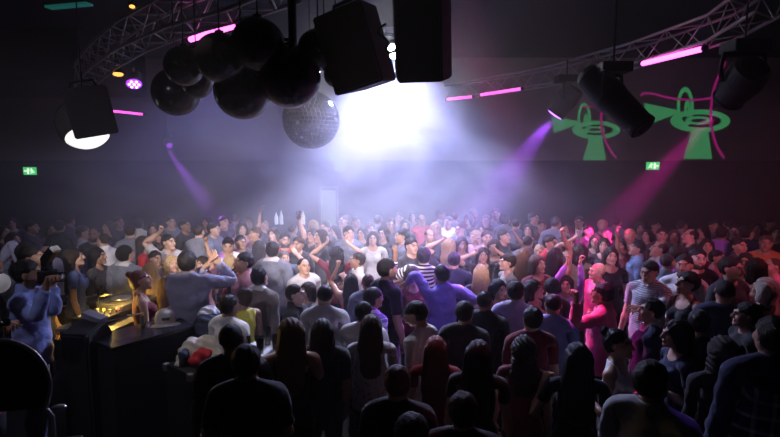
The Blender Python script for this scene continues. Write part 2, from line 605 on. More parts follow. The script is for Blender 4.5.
def weights(V, only=None):
    D = np.empty((len(V), len(BONES)))
    for i, (n, p, a, b, r) in enumerate(BONES):
        a = np.array(a); b = np.array(b); ba = b - a
        t = np.clip(((V - a) @ ba) / (ba @ ba), 0, 1)
        D[:, i] = np.linalg.norm(V - a - t[:, None] * ba, axis=1) - r
        if n[-1] == 'L' and n != 'L': D[V[:, 0] < -.004, i] += .5 if n[:4] != 'clav' else .05
        if n[-1] == 'R': D[V[:, 0] > .004, i] += .5 if n[:4] != 'clav' else .05
        if only and n not in only: D[:, i] += 5
    m = D.min(1, keepdims=True)
    s = np.where(np.abs(V[:, 0:1]) > WRX + .04, .004, np.where(np.abs(V[:, 0:1]) > .30, .016, .026))
    s = np.where(V[:, 2:3] > 1.56, .012, s)
    W = np.exp(-(D - m) / s)
    W[W < .02] = 0
    return W / W.sum(1, keepdims=True)


class Geo:
    pass


LIB = {}


def lib(key, V, Fs, W):
    g = Geo(); g.V, g.F, g.W = V, Fs, W
    LIB[key] = g


def build_library(sexes='mf', tops=('tee', 'polo', 'shirt', 'jacket', 'tank', 'top', 'blouse', 'dress'),
                  hairs=('buzz', 'short', 'quiff', 'curly', 'receding', 'long', 'wavy', 'bob', 'bun', 'pony', 'slick')):
    for s in sexes:
        for l, (V, Fs) in enumerate(build_body(s)):
            lib(('body', s, l), V, Fs, weights(V))
    arm = {b[0] for b in BONES if b[0][:2] in ('up', 'fo') or b[0][:4] == 'clav'} | {'pelvis', 'spine', 'chest'}
    for t in tops:
        only = arm | ({'neck'} if t in ('shirt', 'polo', 'jacket') else set())
        if t == 'dress': only = only | {'thL', 'thR'}
        if t in ('tank', 'dress'): only = only - {'upL', 'upR', 'foL', 'foR'}
        for l, (V, Fs) in enumerate(build_top(t)):
            lib(('top', t, l), V, Fs, weights(V, only))
    for h in hairs:
        for l, (V, Fs) in enumerate(build_hair(h)):
            W = np.zeros((len(V), len(BONES)))
            w = np.clip((V[:, 2] - 1.30) / .24, 0, 1)
            W[:, BI['head']] = w; W[:, BI['chest']] = 1 - w
            lib(('hair', h, l), V, Fs, W)


# ---- posing
def rx(a): return np.array(Matrix.Rotation(a, 3, 'X'))
def ry(a): return np.array(Matrix.Rotation(a, 3, 'Y'))
def rz(a): return np.array(Matrix.Rotation(a, 3, 'Z'))


def minrot(a, b):
    q = Vector(a).rotation_difference(Vector(b))
    return np.array(q.to_matrix())


def nrm(v):
    v = np.array(v, float)
    return v / np.linalg.norm(v)


# arm presets for the LEFT arm (+x); the right arm mirrors x.  (upper, forearm, curl)
ARMS = {
    'down': ((.16, .04, -1), (.10, -.22, -1), .5),
    'relaxed': ((.24, .06, -1), (.05, -.5, -.8), .5),
    'hip': ((.45, .18, -1), (-.55, -.45, -.35), .6),
    'chest': ((.25, -.05, -1), (-.42, -.80, .30), .7),
    'drink': ((.28, -.10, -1), (-.15, -.85, .38), .9),
    'chin': ((.25, -.40, -.9), (-.35, -.30, .95), .9),
    'fold': ((.15, -.15, -1), (-.95, -.42, .05), .5),
    'fwd': ((.20, -.75, -.55), (-.10, -1, .10), .4),
    'side': ((.95, -.15, -.25), (.80, -.55, .10), .3),
    'up': ((.45, -.25, .95), (.02, -.15, 1), .5),
    'fist': ((.75, -.25, .55), (.0, -.15, 1), 1.35),
    'upbent': ((.80, -.10, .65), (-.75, -.15, .55), .6),
    'wave': ((.85, -.20, .10), (.25, -.25, 1), .15),
    'clap': ((.45, -.55, .15), (-.45, -.45, .85), .15),
    'head': ((.85, .00, .45), (-.85, -.15, .40), .6),
}


def solve_pose(p):
    """p: dict -> list of 4x4 (R,t) per bone in person space (rest height 1.75)"""
    R, T = {}, {}
    for n, par, a, b, r in BONES:
        a = np.array(a)
        if par is None:
            R[n] = np.eye(3); T[n] = a
            continue
        pa = np.array(BONES[BI[par]][2])
        pos = T[par] + R[par] @ (a - pa)
        L = np.eye(3)
        if n == 'spine': L = rz(p.get('twist', 0) * .4) @ ry(p.get('side', 0) * .5) @ rx(p.get('lean', 0) * .5)
        elif n == 'chest': L = rz(p.get('twist', 0) * .6) @ ry(p.get('side', 0) * .5) @ rx(p.get('lean', 0) * .5)
        elif n == 'neck': L = rz(p.get('yaw', 0) * .4) @ rx(p.get('nod', 0) * .4)
        elif n == 'head': L = rz(p.get('yaw', 0) * .6) @ ry(p.get('roll', 0)) @ rx(p.get('nod', 0) * .6)
        elif n[:2] in ('th', 'ca') and n[:2] + n[-1] in p: L = rx(p[n[:2] + n[-1]])
        R[n] = R[par] @ L
        T[n] = pos
        c = n[-1]
        if n[:4] == 'clav':
            el = p['arm' + c]
            s = 1 if c == 'L' else -1
            if el[0] != 'ik':
                up = nrm((el[0][0] * s, el[0][1], el[0][2]))
                R[n] = R[par] @ ry(-s * max(0, up[2] + .15) * .45)
            else:
                R[n] = R[par] @ ry(-s * el[3])
        elif n[:2] == 'up':
            s = 1 if c == 'L' else -1
            el = p['arm' + c]
            if el[0] == 'ik':
                tgt, pole = np.array(el[1], float), np.array(el[2], float)
                d = tgt - pos; D = np.linalg.norm(d)
                l1, l2 = ELX - SHX, WRX + .06 - ELX
                D = min(max(D, .12), (l1 + l2) * .995); u = d / np.linalg.norm(d)
                ca = (l1 * l1 + D * D - l2 * l2) / (2 * l1 * D)
                sa = math.sqrt(max(0, 1 - ca * ca))
                pv = pole - u * (pole @ u); pv /= max(1e-6, np.linalg.norm(pv))
                ud = u * ca + pv * sa
                p['_up' + c] = ud
                fd = (u * D - ud * l1); fd /= np.linalg.norm(fd)
                p['_fo' + c] = fd
            else:
                B = R['chest']
                p['_up' + c] = B @ nrm((el[0][0] * s, el[0][1], el[0][2]))
                p['_fo' + c] = B @ nrm((el[1][0] * s, el[1][1], el[1][2]))
            rest = np.array((s, 0, 0.))
            R[n] = minrot(R[par] @ rest, p['_up' + c]) @ R[par]
        elif n[:2] == 'fo':
            s = 1 if c == 'L' else -1
            R[n] = minrot(R[par] @ np.array((s, 0, 0.)), p['_fo' + c]) @ R[par]
        elif n[:2] == 'ha':
            s = 1 if c == 'L' else -1
            R[n] = R[par] @ np.array(Matrix.Rotation(p.get('roll' + c, 0), 3, (s, 0, 0))) @ ry(s * p.get('wrist' + c, .1))
        elif n[:2] in ('fa', 'fb'):
            s = 1 if c == 'L' else -1
            i = int(n[2])
            R[n] = R[par] @ ry(s * p.get('curl' + c, .4) * (1 + .08 * i) * (1. if n[1] == 'a' else 1.25))
        elif n[:2] in ('ta', 'tb'):
            s = 1 if c == 'L' else -1
            q = p.get('curl' + c, .4)
            R[n] = R[par] @ rz(s * q * .30) @ ry(s * q * .5)
    return R, T


def skin(g, R, T):
    out = np.zeros_like(g.V)
    for i, b in enumerate(BONES):
        w = g.W[:, i]
        m = w > 0
        if not m.any(): continue
        v = g.V[m]
        out[m] += w[m, None] * ((v - np.array(b[2])) @ R[b[0]].T + T[b[0]])
    return out


def raw_mesh(name, V, Fs, rest, mats, slots=None):
    me = bpy.data.meshes.new(name)
    me.from_pydata(V.tolist(), [], Fs)
    me.polygons.foreach_set('use_smooth', np.ones(len(me.polygons), bool))
    a = me.attributes.new('rest', 'FLOAT_VECTOR', 'POINT')
    a.data.foreach_set('vector', rest.astype(np.float32).ravel())
    for m in mats: me.materials.append(m)
    if slots is not None: me.polygons.foreach_set('material_index', slots.astype(np.int32))
    me.update()
    return me


SLEEVE = {'tee': .36, 'polo': .35, 'shirt': .67, 'jacket': .66, 'tank': .12, 'top': .30, 'blouse': .65, 'dress': .12, None: 0}


def make_person(d):
    """d: sex, height, pose..., returns (root object, head centre in person space)"""
    sex, lod = d['sex'], d['lod']
    k = d['H'] / 1.755
    R, T = solve_pose(d)
    g = LIB[('body', sex, lod)]
    V0 = g.V
    V = skin(g, R, T)
    top = d.get('top')
    # tuck the skin a little below the clothes
    if top:
        sl = SLEEVE[top]
        ax = np.abs(V0[:, 0])
        nk = 1.43 if top not in ('tank', 'dress') else 1.33
        inn = ((ax < sl) & (V0[:, 2] > .90) & (V0[:, 2] < nk)) | ((ax > .22) & (ax < sl))
        me0 = g
        if not hasattr(g, 'N'):
            g.N = vnormals(g.V, g.F)
        Nn = vnormals(V, g.F)
        V = V - Nn * np.where(inn, .010, 0)[:, None]
    V = V * k
    if not hasattr(g, 'slots'):
        c = np.array([V0[list(f)].mean(0) for f in g.F])
        g.slots = np.where((c[:, 2] < 1.0) & (np.abs(c[:, 0]) < .40), np.where(c[:, 2] < .085, 2, 1), 0)
    sl = g.slots
    me = raw_mesh('person', V, g.F, V0, [d['skin'], d['trousers'], MAT['shoe']], sl)
    o = bpy.data.objects.new('person', me)
    COL.objects.link(o)
    if top:
        t = LIB[('top', top, lod)]
        tv = skin(t, R, T) * k
        nm = {'tee': 't_shirt', 'polo': 'polo_shirt', 'shirt': 'shirt', 'jacket': 'jacket', 'tank': 'tank_top', 'top': 'top', 'blouse': 'blouse', 'dress': 'dress'}[top]
        c = bpy.data.objects.new(nm, raw_mesh(nm, tv, t.F, t.V, [d['cloth']]))
        COL.objects.link(c); c.parent = o
    if d.get('hair'):
        h = LIB[('hair', d['hair'], lod)]
        hv = skin(h, R, T)
        if sex == 'f':      # the head is a little narrower
            pass
        c = bpy.data.objects.new('hair', raw_mesh('hair', hv * k, h.F, h.V, [d['haircol']]))
        COL.objects.link(c); c.parent = o
    hc = (T['head'] + R['head'] @ (np.array((0, 0, 1.645)) - np.array(BONES[BI['head']][2]))) * k
    return o, hc, R, T, k


def vnormals(V, Fs):
    N = np.zeros_like(V)
    tri = np.array([f[:3] for f in Fs])
    n = np.cross(V[tri[:, 1]] - V[tri[:, 0]], V[tri[:, 2]] - V[tri[:, 0]])
    for i in range(3): np.add.at(N, tri[:, i], n)
    for q in range(3, max(len(f) for f in Fs)):
        pass
    return N / np.maximum(np.linalg.norm(N, axis=1, keepdims=True), 1e-9)


# ------------------------------------------------------------------ person materials
def rest_nodes(nt):
    a = nt.nodes.new('ShaderNodeAttribute'); a.attribute_name = 'rest'
    sx = nt.nodes.new('ShaderNodeSeparateXYZ')
    nt.links.new(a.outputs['Vector'], sx.inputs[0])
    return a, sx


def M_(nt, op, a, b=None, c=None, clamp=False):
    n = nt.nodes.new('ShaderNodeMath'); n.operation = op; n.use_clamp = clamp
    for i, v in enumerate((a, b, c)):
        if v is None: continue
        if isinstance(v, (int, float)): n.inputs[i].default_value = v
        else: nt.links.new(v, n.inputs[i])
    return n.outputs[0]


def mixc(nt, fac, a, b):
    m = nt.nodes.new('ShaderNodeMix'); m.data_type = 'RGBA'
    if isinstance(fac, (int, float)): m.inputs[0].default_value = fac
    else: nt.links.new(fac, m.inputs[0])
    for i, v in ((6, a), (7, b)):
        if isinstance(v, tuple): m.inputs[i].default_value = (*v[:3], 1)
        else: nt.links.new(v, m.inputs[i])
    return m.outputs[2]


def spot_mask(nt, X, Y, Z, c, r, soft=.35):
    """soft elliptical mask in rest space, mirrored in x"""
    ax = M_(nt, 'ABSOLUTE', X)
    dx = M_(nt, 'DIVIDE', M_(nt, 'SUBTRACT', ax, c[0]), r[0])
    dz = M_(nt, 'DIVIDE', M_(nt, 'SUBTRACT', Z, c[1]), r[1])
    q = M_(nt, 'ADD', M_(nt, 'MULTIPLY', dx, dx), M_(nt, 'MULTIPLY', dz, dz))
    e = M_(nt, 'DIVIDE', M_(nt, 'SUBTRACT', 1 + soft, q), 2 * soft, clamp=True)
    front = M_(nt, 'LESS_THAN', Y, -.05)
    return M_(nt, 'MULTIPLY', e, front)


def skin_mat(name, col, hair=(.02, .014, .01), beard=0., glasses=False):
    m, nt, b = newmat(name)
    a, s = rest_nodes(nt)
    X, Y, Z = s.outputs
    n = nt.nodes.new('ShaderNodeTexNoise'); n.inputs['Scale'].default_value = 28
    nt.links.new(a.outputs['Vector'], n.inputs['Vector'])
    c = mixc(nt, M_(nt, 'MULTIPLY', n.outputs['Fac'], .5), col, (col[0] * .82, col[1] * .66, col[2] * .62))
    lip = (min(1, col[0] * .80), col[1] * .42, col[2] * .42)
    c = mixc(nt, M_(nt, 'MULTIPLY', spot_mask(nt, X, Y, Z, (0, 1.5835), (.026, .0125)), .75), c, lip)
    if beard:
        # moustache, chin and jaw
        low = M_(nt, 'MULTIPLY', M_(nt, 'LESS_THAN', Z, 1.603), M_(nt, 'GREATER_THAN', Z, 1.515))
        f = M_(nt, 'LESS_THAN', Y, .02)
        lipm = spot_mask(nt, X, Y, Z, (0, 1.5835), (.024, .010))
        w = M_(nt, 'MULTIPLY', M_(nt, 'MULTIPLY', low, f), M_(nt, 'SUBTRACT', 1, lipm))
        ch = M_(nt, 'SUBTRACT', 1, spot_mask(nt, X, Y, Z, (.042, 1.612), (.026, .030)))
        c = mixc(nt, M_(nt, 'MULTIPLY', M_(nt, 'MULTIPLY', w, ch), beard), c, hair)
    c = mixc(nt, spot_mask(nt, X, Y, Z, (.030, 1.6485), (.0155, .0075), .3), c, (.55, .52, .50))
    c = mixc(nt, spot_mask(nt, X, Y, Z, (.030, 1.6485), (.0068, .0075), .3), c, (.012, .008, .006))
    c = mixc(nt, M_(nt, 'MULTIPLY', spot_mask(nt, X, Y, Z, (.032, 1.6570), (.018, .0022), .5), .9), c, hair)
    c = mixc(nt, M_(nt, 'MULTIPLY', spot_mask(nt, X, Y, Z, (.034, 1.6735), (.021, .0048), .5), .9), c, hair)
    nt.links.new(c, b.inputs['Base Color'])
    b.inputs['Roughness'].default_value = .48
    b.inputs['Specular IOR Level'].default_value = .45
    return m


def hair_mat(name, col, rough=.55):
    m, nt, b = newmat(name)
    a, s = rest_nodes(nt)
    mp = nt.nodes.new('ShaderNodeMapping'); mp.inputs['Scale'].default_value = (1, 1, .12)
    nt.links.new(a.outputs['Vector'], mp.inputs['Vector'])
    n = nt.nodes.new('ShaderNodeTexNoise'); n.inputs['Scale'].default_value = 150; n.inputs['Detail'].default_value = 3
    nt.links.new(mp.outputs['Vector'], n.inputs['Vector'])
    c = mixc(nt, n.outputs['Fac'], tuple(x * .45 for x in col), tuple(min(1, x * 1.5) for x in col))
    nt.links.new(c, b.inputs['Base Color'])
    bp = nt.nodes.new('ShaderNodeBump'); bp.inputs['Strength'].default_value = 1.; bp.inputs['Distance'].default_value = .012
    nt.links.new(n.outputs['Fac'], bp.inputs['Height'])
    nt.links.new(bp.outputs['Normal'], b.inputs['Normal'])
    b.inputs['Roughness'].default_value = rough
    b.inputs['Specular IOR Level'].default_value = .35
    return m


def cloth_mat(name, col, col2=None, pattern=None, scale=1., rough=.85):
    m, nt, b = newmat(name)
    a, s = rest_nodes(nt)
    X, Y, Z = s.outputs
    n = nt.nodes.new('ShaderNodeTexNoise'); n.inputs['Scale'].default_value = 6; n.inputs['Detail'].default_value = 3
    nt.links.new(a.outputs['Vector'], n.inputs['Vector'])
    c = mixc(nt, n.outputs['Fac'], tuple(x * .85 for x in col), tuple(min(1, x * 1.12) for x in col))
    ax = M_(nt, 'ABSOLUTE', X)
    if pattern == 'stripes':        # hoops on the trunk, rings on the sleeves
        along = mixc_f(nt, M_(nt, 'GREATER_THAN', ax, .19), Z, ax)
        w = M_(nt, 'GREATER_THAN', M_(nt, 'SINE', M_(nt, 'MULTIPLY', along, 2 * PI / (.045 * scale))), .05)
        c = mixc(nt, w, c, col2)
    elif pattern == 'fine':         # fine horizontal lines
        along = mixc_f(nt, M_(nt, 'GREATER_THAN', ax, .19), Z, ax)
        w = M_(nt, 'GREATER_THAN', M_(nt, 'SINE', M_(nt, 'MULTIPLY', along, 2 * PI / .022)), .3)
        c = mixc(nt, w, c, col2)
    elif pattern == 'plaid':
        w1 = M_(nt, 'GREATER_THAN', M_(nt, 'SINE', M_(nt, 'MULTIPLY', X, 2 * PI / .085)), .75)
        w2 = M_(nt, 'GREATER_THAN', M_(nt, 'SINE', M_(nt, 'MULTIPLY', Z, 2 * PI / .085)), .75)
        w = M_(nt, 'MULTIPLY', M_(nt, 'ADD', w1, w2), .5)
        w = M_(nt, 'MULTIPLY', w, M_(nt, 'LESS_THAN', Z, 1.36))
        c = mixc(nt, w, c, col2)
    elif pattern == 'panel':        # open front showing what is worn below
        w = M_(nt, 'LESS_THAN', ax, M_(nt, 'MULTIPLY', M_(nt, 'SUBTRACT', Z, 1.12), .22))
        w = M_(nt, 'MULTIPLY', w, M_(nt, 'LESS_THAN', Y, 0))
        c = mixc(nt, w, c, col2)
    elif pattern == 'collar':
        w = M_(nt, 'GREATER_THAN', M_(nt, 'ADD', Z, M_(nt, 'MULTIPLY', Y, -.35)), 1.478)
        w = M_(nt, 'MULTIPLY', w, M_(nt, 'LESS_THAN', ax, .10))
        c = mixc(nt, w, c, col2)
    elif pattern == 'print':        # a printed mark on the chest
        w = spot_mask(nt, X, Y, Z, (0, 1.28), (.055, .05), .15)
        v = nt.nodes.new('ShaderNodeTexVoronoi'); v.inputs['Scale'].default_value = 40
        nt.links.new(a.outputs['Vector'], v.inputs['Vector'])
        c = mixc(nt, M_(nt, 'MULTIPLY', w, M_(nt, 'GREATER_THAN', v.outputs['Distance'], .35)), c, col2)
    elif pattern == 'speckle':      # small all-over flower pattern
        v = nt.nodes.new('ShaderNodeTexVoronoi'); v.inputs['Scale'].default_value = 26
        nt.links.new(a.outputs['Vector'], v.inputs['Vector'])
        c = mixc(nt, M_(nt, 'LESS_THAN', v.outputs['Distance'], .32), c, col2)
    elif pattern == 'blotch':       # tie-dyed
        v = nt.nodes.new('ShaderNodeTexNoise'); v.inputs['Scale'].default_value = 5
        nt.links.new(a.outputs['Vector'], v.inputs['Vector'])
        c = mixc(nt, M_(nt, 'MULTIPLY_ADD', M_(nt, 'SUBTRACT', v.outputs['Fac'], .5), 6., .5, clamp=True), c, col2)
    nt.links.new(c, b.inputs['Base Color'])
    n2 = nt.nodes.new('ShaderNodeTexNoise'); n2.inputs['Scale'].default_value = 16; n2.inputs['Detail'].default_value = 4
    nt.links.new(a.outputs['Vector'], n2.inputs['Vector'])
    bp = nt.nodes.new('ShaderNodeBump'); bp.inputs['Strength'].default_value = .6; bp.inputs['Distance'].default_value = .025
    nt.links.new(n2.outputs['Fac'], bp.inputs['Height'])
    nt.links.new(bp.outputs['Normal'], b.inputs['Normal'])
    b.inputs['Roughness'].default_value = rough
    b.inputs['Specular IOR Level'].default_value = .25
    b.inputs['Sheen Weight'].default_value = .15
    return m


def mixc_f(nt, fac, a, b):
    m = nt.nodes.new('ShaderNodeMix'); m.data_type = 'FLOAT'
    nt.links.new(fac, m.inputs[0]); nt.links.new(a, m.inputs[2]); nt.links.new(b, m.inputs[3])
    return m.outputs[0]


MAT = {}
# ------------------------------------------------------------------ the room
XL, XR, YB, YF, ZC = -12.0, 12.0, 14.6, -2.5, 5.6
M = dict(
    floor=mat('floor_black_vinyl', (.02, .019, .022), rough=.35, noise=.4, nscale=3),
    ceil=mat('ceiling_black_paint', (.012, .012, .016), rough=.95, noise=.3),
    dark=mat('wall_black_drape', (.010, .010, .013), rough=.95, noise=.4, nscale=2),
    taupe=mat('wall_taupe_plaster', (.22, .165, .15), rough=.9, noise=.15, nscale=1.5, bump=.2, bscale=20),
    steel=mat('truss_aluminium', (.34, .31, .31), rough=.5, metal=.85, noise=.15, nscale=20),
    black=mat('black_plastic', (.007, .007, .009), rough=.6, bump=.15, bscale=120, spec=.2),
    cab=mat('cabinet_black_paint', (.012, .012, .014), rough=.6, bump=.5, bscale=160),
    grille=mat('speaker_grille_metal', (.03, .03, .034), rough=.5, metal=.5, bump=.8, bscale=300),
    ball=mat('smoked_glass_ball', (.016, .012, .014), rough=.22, spec=.5, noise=.5, nscale=5),
    chrome=mat('chrome', (.75, .75, .78), rough=.32, metal=1.),
    white=mat('white_enamel', (.75, .74, .72), rough=.35),
    pink=mat('pink_tube_glow', (.8, .2, .6), emit=(1., .10, .62), estr=5.5),
    pinkdim=mat('pink_tube_glow_far', (.8, .2, .6), emit=(1., .10, .62), estr=2.6),
    violet=mat('violet_lens_glow', (.4, .1, .8), emit=(.45, .10, 1.), estr=9.),
    violetled=mat('violet_led_glow', (.5, .2, .9), emit=(.42, .04, 1.), estr=1.6),
    whiteled=mat('white_led_glow', (.9, .9, .9), emit=(.85, .75, 1.), estr=3.),
    amber=mat('amber_lamp_glow', (.8, .4, .1), emit=(1., .42, .08), estr=2.2),
    teal=mat('teal_strip_glow', (.1, .4, .4), emit=(.03, .42, .34), estr=.14),
    exitg=mat('exit_sign_green', (.1, .7, .25), emit=(.10, .95, .28), estr=.75),
    exitw=mat('exit_sign_white', (.9, 1, .9), emit=(.85, 1., .80), estr=1.6),
    strobe=mat('strobe_lens_glow', (1, 1, 1), emit=(.92, .95, 1.), estr=400.),
    projg=mat('green_projection_glow', (.02, .10, .05), emit=(.06, .42, .15), estr=.42),  # emission stands in for green light thrown on the wall
    projp=mat('magenta_projection_glow', (.10, .01, .06), emit=(.62, .02, .30), estr=.30),  # likewise projected light put into the emission
    jeans=mat('denim_cloth', (.03, .05, .10), bump=.3),
    wood=mat('counter_black_laminate', (.015, .015, .02), rough=.16, noise=.3),
    glass=mat('clear_glass', (.9, .9, .92), rough=.04, trans=1.),
    beer=mat('beer_amber', (.80, .36, .05), rough=.15, trans=.25),
    foam=mat('beer_foam', (.85, .82, .72), rough=.8),
    canvas=mat('white_canvas', (.70, .64, .56), rough=.85, bump=.3, bscale=60),
    redcloth=mat('red_lining', (.55, .02, .03), rough=.7, bump=.3),
    beige=mat('beige_wool', (.58, .52, .46), rough=.95, bump=.5, bscale=70),
    navyc=mat('navy_cloth', (.025, .03, .06), rough=.9, bump=.4, bscale=60),
    whitec=mat('white_cloth', (.78, .76, .76), rough=.9, bump=.4, bscale=40),
    mark=mat('dark_print', (.02, .02, .025), rough=.8),
    yellow=mat('yellow_lamp_glow', (.9, .7, .1), emit=(1., .62, .06), estr=1.6),
    grey=mat('grey_equipment', (.16, .16, .17), rough=.4, noise=.2),
    redled=mat('red_led_glow', (.8, .1, .05), emit=(1., .12, .05), estr=3.),
    globe=mat('opal_globe', (.80, .78, .76), rough=.25, emit=(.8, .78, .82), estr=.10),
    paleg=mat('lit_doorway_glow', (.3, .34, .30), emit=(.40, .60, .42), estr=.34),
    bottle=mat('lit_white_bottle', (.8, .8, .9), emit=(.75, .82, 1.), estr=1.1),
    shade=mat('smoked_lamp_shade', (.10, .09, .09), rough=.2, noise=.3),
    lampglow=mat('white_lamp_glow', (.9, .9, .9), emit=(1., .98, .95), estr=1.1),
    mirror=mat('mirror_facets', (.28, .28, .34), rough=.12, metal=1.),
)


def struct(name, bm, m):
    return tag(link(name, bm, m), kind='structure')


def slab(name, c, s, m):
    bm = bmesh.new(); add_box(bm, c, s)
    return struct(name, bm, m)


slab('floor', ((XL + XR) / 2, (YB + YF) / 2, -.1), (XR - XL, YB - YF, .2), M['floor'])
slab('ceiling', (0, (YB + YF) / 2, ZC + .1), (XR - XL, YB - YF, .2), M['ceil'])
slab('wall_left', (XL - .1, (YB + YF) / 2, ZC / 2), (.2, YB - YF + .4, ZC), M['dark'])
slab('wall_right', (XR + .1, (YB + YF) / 2, ZC / 2), (.2, YB - YF + .4, ZC), M['dark'])
slab('wall_front', (0, YF - .1, ZC / 2), (XR - XL, .2, ZC), M['dark'])
slab('wall_back', (0, YB + .1, ZC / 2), (XR - XL, .2, ZC), M['dark'])
# plastered upper band of the back wall, standing proud of the dark recess below it
PW = 14.2
slab('trim_1', (0, (PW + YB) / 2, (2.87 + ZC) / 2), (XR - XL, YB - PW, ZC - 2.87), M['taupe'])
# a dropped black soffit over the left side of the hall
slab('trim_2', (-9.2, 12.6, (4.55 + ZC) / 2), (5.4, 3.0, ZC - 4.55), M['ceil'])

# lit doorway in the recess behind the crowd
e = empty('door_1', at(329, 226, YB - .02)); e.location.z = 0; e['kind'] = 'structure'
bm = bmesh.new()
add_box(bm, (0, -.02, 1.02), (.40, .03, 2.04)); link('door_panel', bm, M['paleg'], e)
bm = bmesh.new()
for s in (-1, 1): add_box(bm, (s * .235, -.04, 1.04), (.06, .08, 2.08))
add_box(bm, (0, -.04, 2.11), (.53, .08, .06)); link('door_frame', bm, M['grey'], e)

# ------------------------------------------------------------------ camera
cam = bpy.data.cameras.new('camera')
co = bpy.data.objects.new('camera', cam); COL.objects.link(co)
co.location = (0, 0, CAM_Z); co.rotation_euler = (PI / 2 - PITCH, 0, 0)
cam.sensor_width = 36.; cam.lens = F / 780 * 36; cam.clip_start = .05
SC.camera = co

# ------------------------------------------------------------------ trusses
def truss(name, pts, w, label):
    """square lattice truss along pts"""
    e = empty(name, pts[0]); inv = Vector(pts[0])
    pts = [Vector(p) for p in pts]
    # resample
    seg = []
    for a, b in zip(pts, pts[1:]):
        n = max(1, round((b - a).length / .40))
        seg += [a.lerp(b, i / n) for i in range(n)]
    seg.append(pts[-1])
    ch = {}
    for (sx, sz) in ((-1, -1), (1, -1), (-1, 1), (1, 1)):
        line = []
        for i, p in enumerate(seg):
            d = (seg[min(i + 1, len(seg) - 1)] - seg[max(i - 1, 0)]).normalized()
            side = Vector((0, 0, 1)).cross(d).normalized()
            line.append(p + side * (w / 2 * sx) + Vector((0, 0, w / 2 * sz)) - inv)
        ch[(sx, sz)] = line
        bm = bmesh.new(); add_tube(bm, line, .024, 8)
        link('chord', bm, M['steel'], e, smooth=True)
    bm = bmesh.new()
    faces = [((-1, -1), (-1, 1)), ((1, -1), (1, 1)), ((-1, 1), (1, 1)), ((-1, -1), (1, -1))]
    for A, B in faces:
        for i in range(len(seg) - 1):
            a, b = (ch[A][i], ch[B][i + 1]) if i % 2 else (ch[B][i], ch[A][i + 1])
            add_tube(bm, [a, b], .0105, 6)
    link('lattice', bm, M['steel'], e, smooth=True)
    tag(e, label, 'truss')
    return e


def zt(px, py, z):
    r = ray(px, py)
    return at(px, py, (z - CAM_Z) / r.z)


TZ = 4.62
truss('lighting_truss', [zt(775, -6, TZ), zt(720, 28, TZ), zt(640, 54, TZ), zt(560, 74, TZ), zt(490, 87, TZ), zt(450, 93, TZ)], .34, 'long straight aluminium lighting truss on the right, running from upper right to the far haze')
truss('lighting_truss', [zt(285, -22, TZ), zt(240, -4, TZ), zt(180, 14, TZ), zt(132, 36, TZ), zt(103, 56, TZ), zt(86, 74, TZ), zt(80, 88, TZ)], .36, 'curved aluminium lighting truss sweeping round the upper left')


# ------------------------------------------------------------------ pink tubes
def tube_light(a, b, r, label, m):
    a, b = Vector(a), Vector(b)
    e = empty('neon_tube', (a + b) / 2)
    c = (a + b) / 2; d = (b - a).normalized()
    bm = bmesh.new(); add_tube(bm, [a - c + d * .03, b - c - d * .03], r, 12); link('glowing_tube', bm, m, e, smooth=True)
    for s, p in ((-1, a), (1, b)):
        bm = bmesh.new(); add_tube(bm, [p - c, p - c - d * (.04 * -s) * -1], r * 1.25, 12); link('end_cap', bm, M['black'], e, smooth=True)
    bm = bmesh.new()
    for t in (.2, .8):
        q = a.lerp(b, t) - c
        add_tube(bm, [q + Vector((0, 0, r)), q + Vector((0, 0, .10))], .008, 6)
    link('clip', bm, M['steel'], e)
    tag(e, label, 'neon tube', 'pink neon tubes')
    return e


tube_light(zt(641, 64, 4.38), zt(706, 48, 4.38), .038, 'brightest pink glowing tube under the right truss, above the green projection', M['pink'])
tube_light(zt(480, 95, 4.40), zt(523, 88.5, 4.40), .032, 'pink glowing tube under the far part of the right truss, longer of two', M['pinkdim'])
tube_light(zt(446, 99.5, 4.40), zt(474, 96.5, 4.40), .032, 'short pink glowing tube at the far end of the right truss', M['pinkdim'])
tube_light(zt(189, 40, 4.42), zt(240, 24, 4.42), .034, 'pink glowing tube under the curved left truss behind the dark balls', M['pink'])
tube_light(at(112, 111, 12.6), at(145, 114.5, 12.6), .030, 'thin level pink glowing tube on the far left beside the hanging speaker', M['pinkdim'])


# ------------------------------------------------------------------ hanging speakers
def rotm(rz_=0, rx_=0, ry_=0):
    return Matrix.Rotation(rz_, 3, 'Z') @ Matrix.Rotation(ry_, 3, 'Y') @ Matrix.Rotation(rx_, 3, 'X')


def speaker(c, s, rot, label, top=ZC, back=.0):
    """front faces -Y before rotation"""
    e = empty('loudspeaker', c)
    w, d, h = s
    bm = bmesh.new()
    poly = [(-w / 2, -d / 2), (w / 2, -d / 2), (w * .36, d / 2), (-w * .36, d / 2)]
    add_prism(bm, poly, lambda u, v, t: rot @ Vector((u, v, t - h / 2)), h)
    bmesh.ops.recalc_face_normals(bm, faces=bm.faces[:])
    bmesh.ops.bevel(bm, geom=bm.edges[:], offset=.012, segments=2, affect='EDGES')
    link('cabinet', bm, M['cab'], e)
    bm = bmesh.new()
    add_box(bm, rot @ Vector((0, -d / 2 - .008, 0)), (w * .92, .018, h * .94), rot, .004)
    link('grille', bm, M['grille'], e)
    bm = bmesh.new()
    L = [rot @ Vector((-w * .3, 0, h / 2 - .01)), rot @ Vector((-w * .25, 0, h / 2 + .06)), rot @ Vector((w * .25, 0, h / 2 + .06)), rot @ Vector((w * .3, 0, h / 2 - .01))]
    add_tube(bm, L, .014, 8); link('yoke_bracket', bm, M['black'], e)
    bm = bmesh.new()
    t = rot @ Vector((0, 0, h / 2 + .06))
    add_tube(bm, [t, Vector((t.x, t.y, top - c[2]))], .006, 8); link('hanging_wire', bm, M['black'], e)
    tag(e, label, 'speaker', 'hanging loudspeakers')
    return e


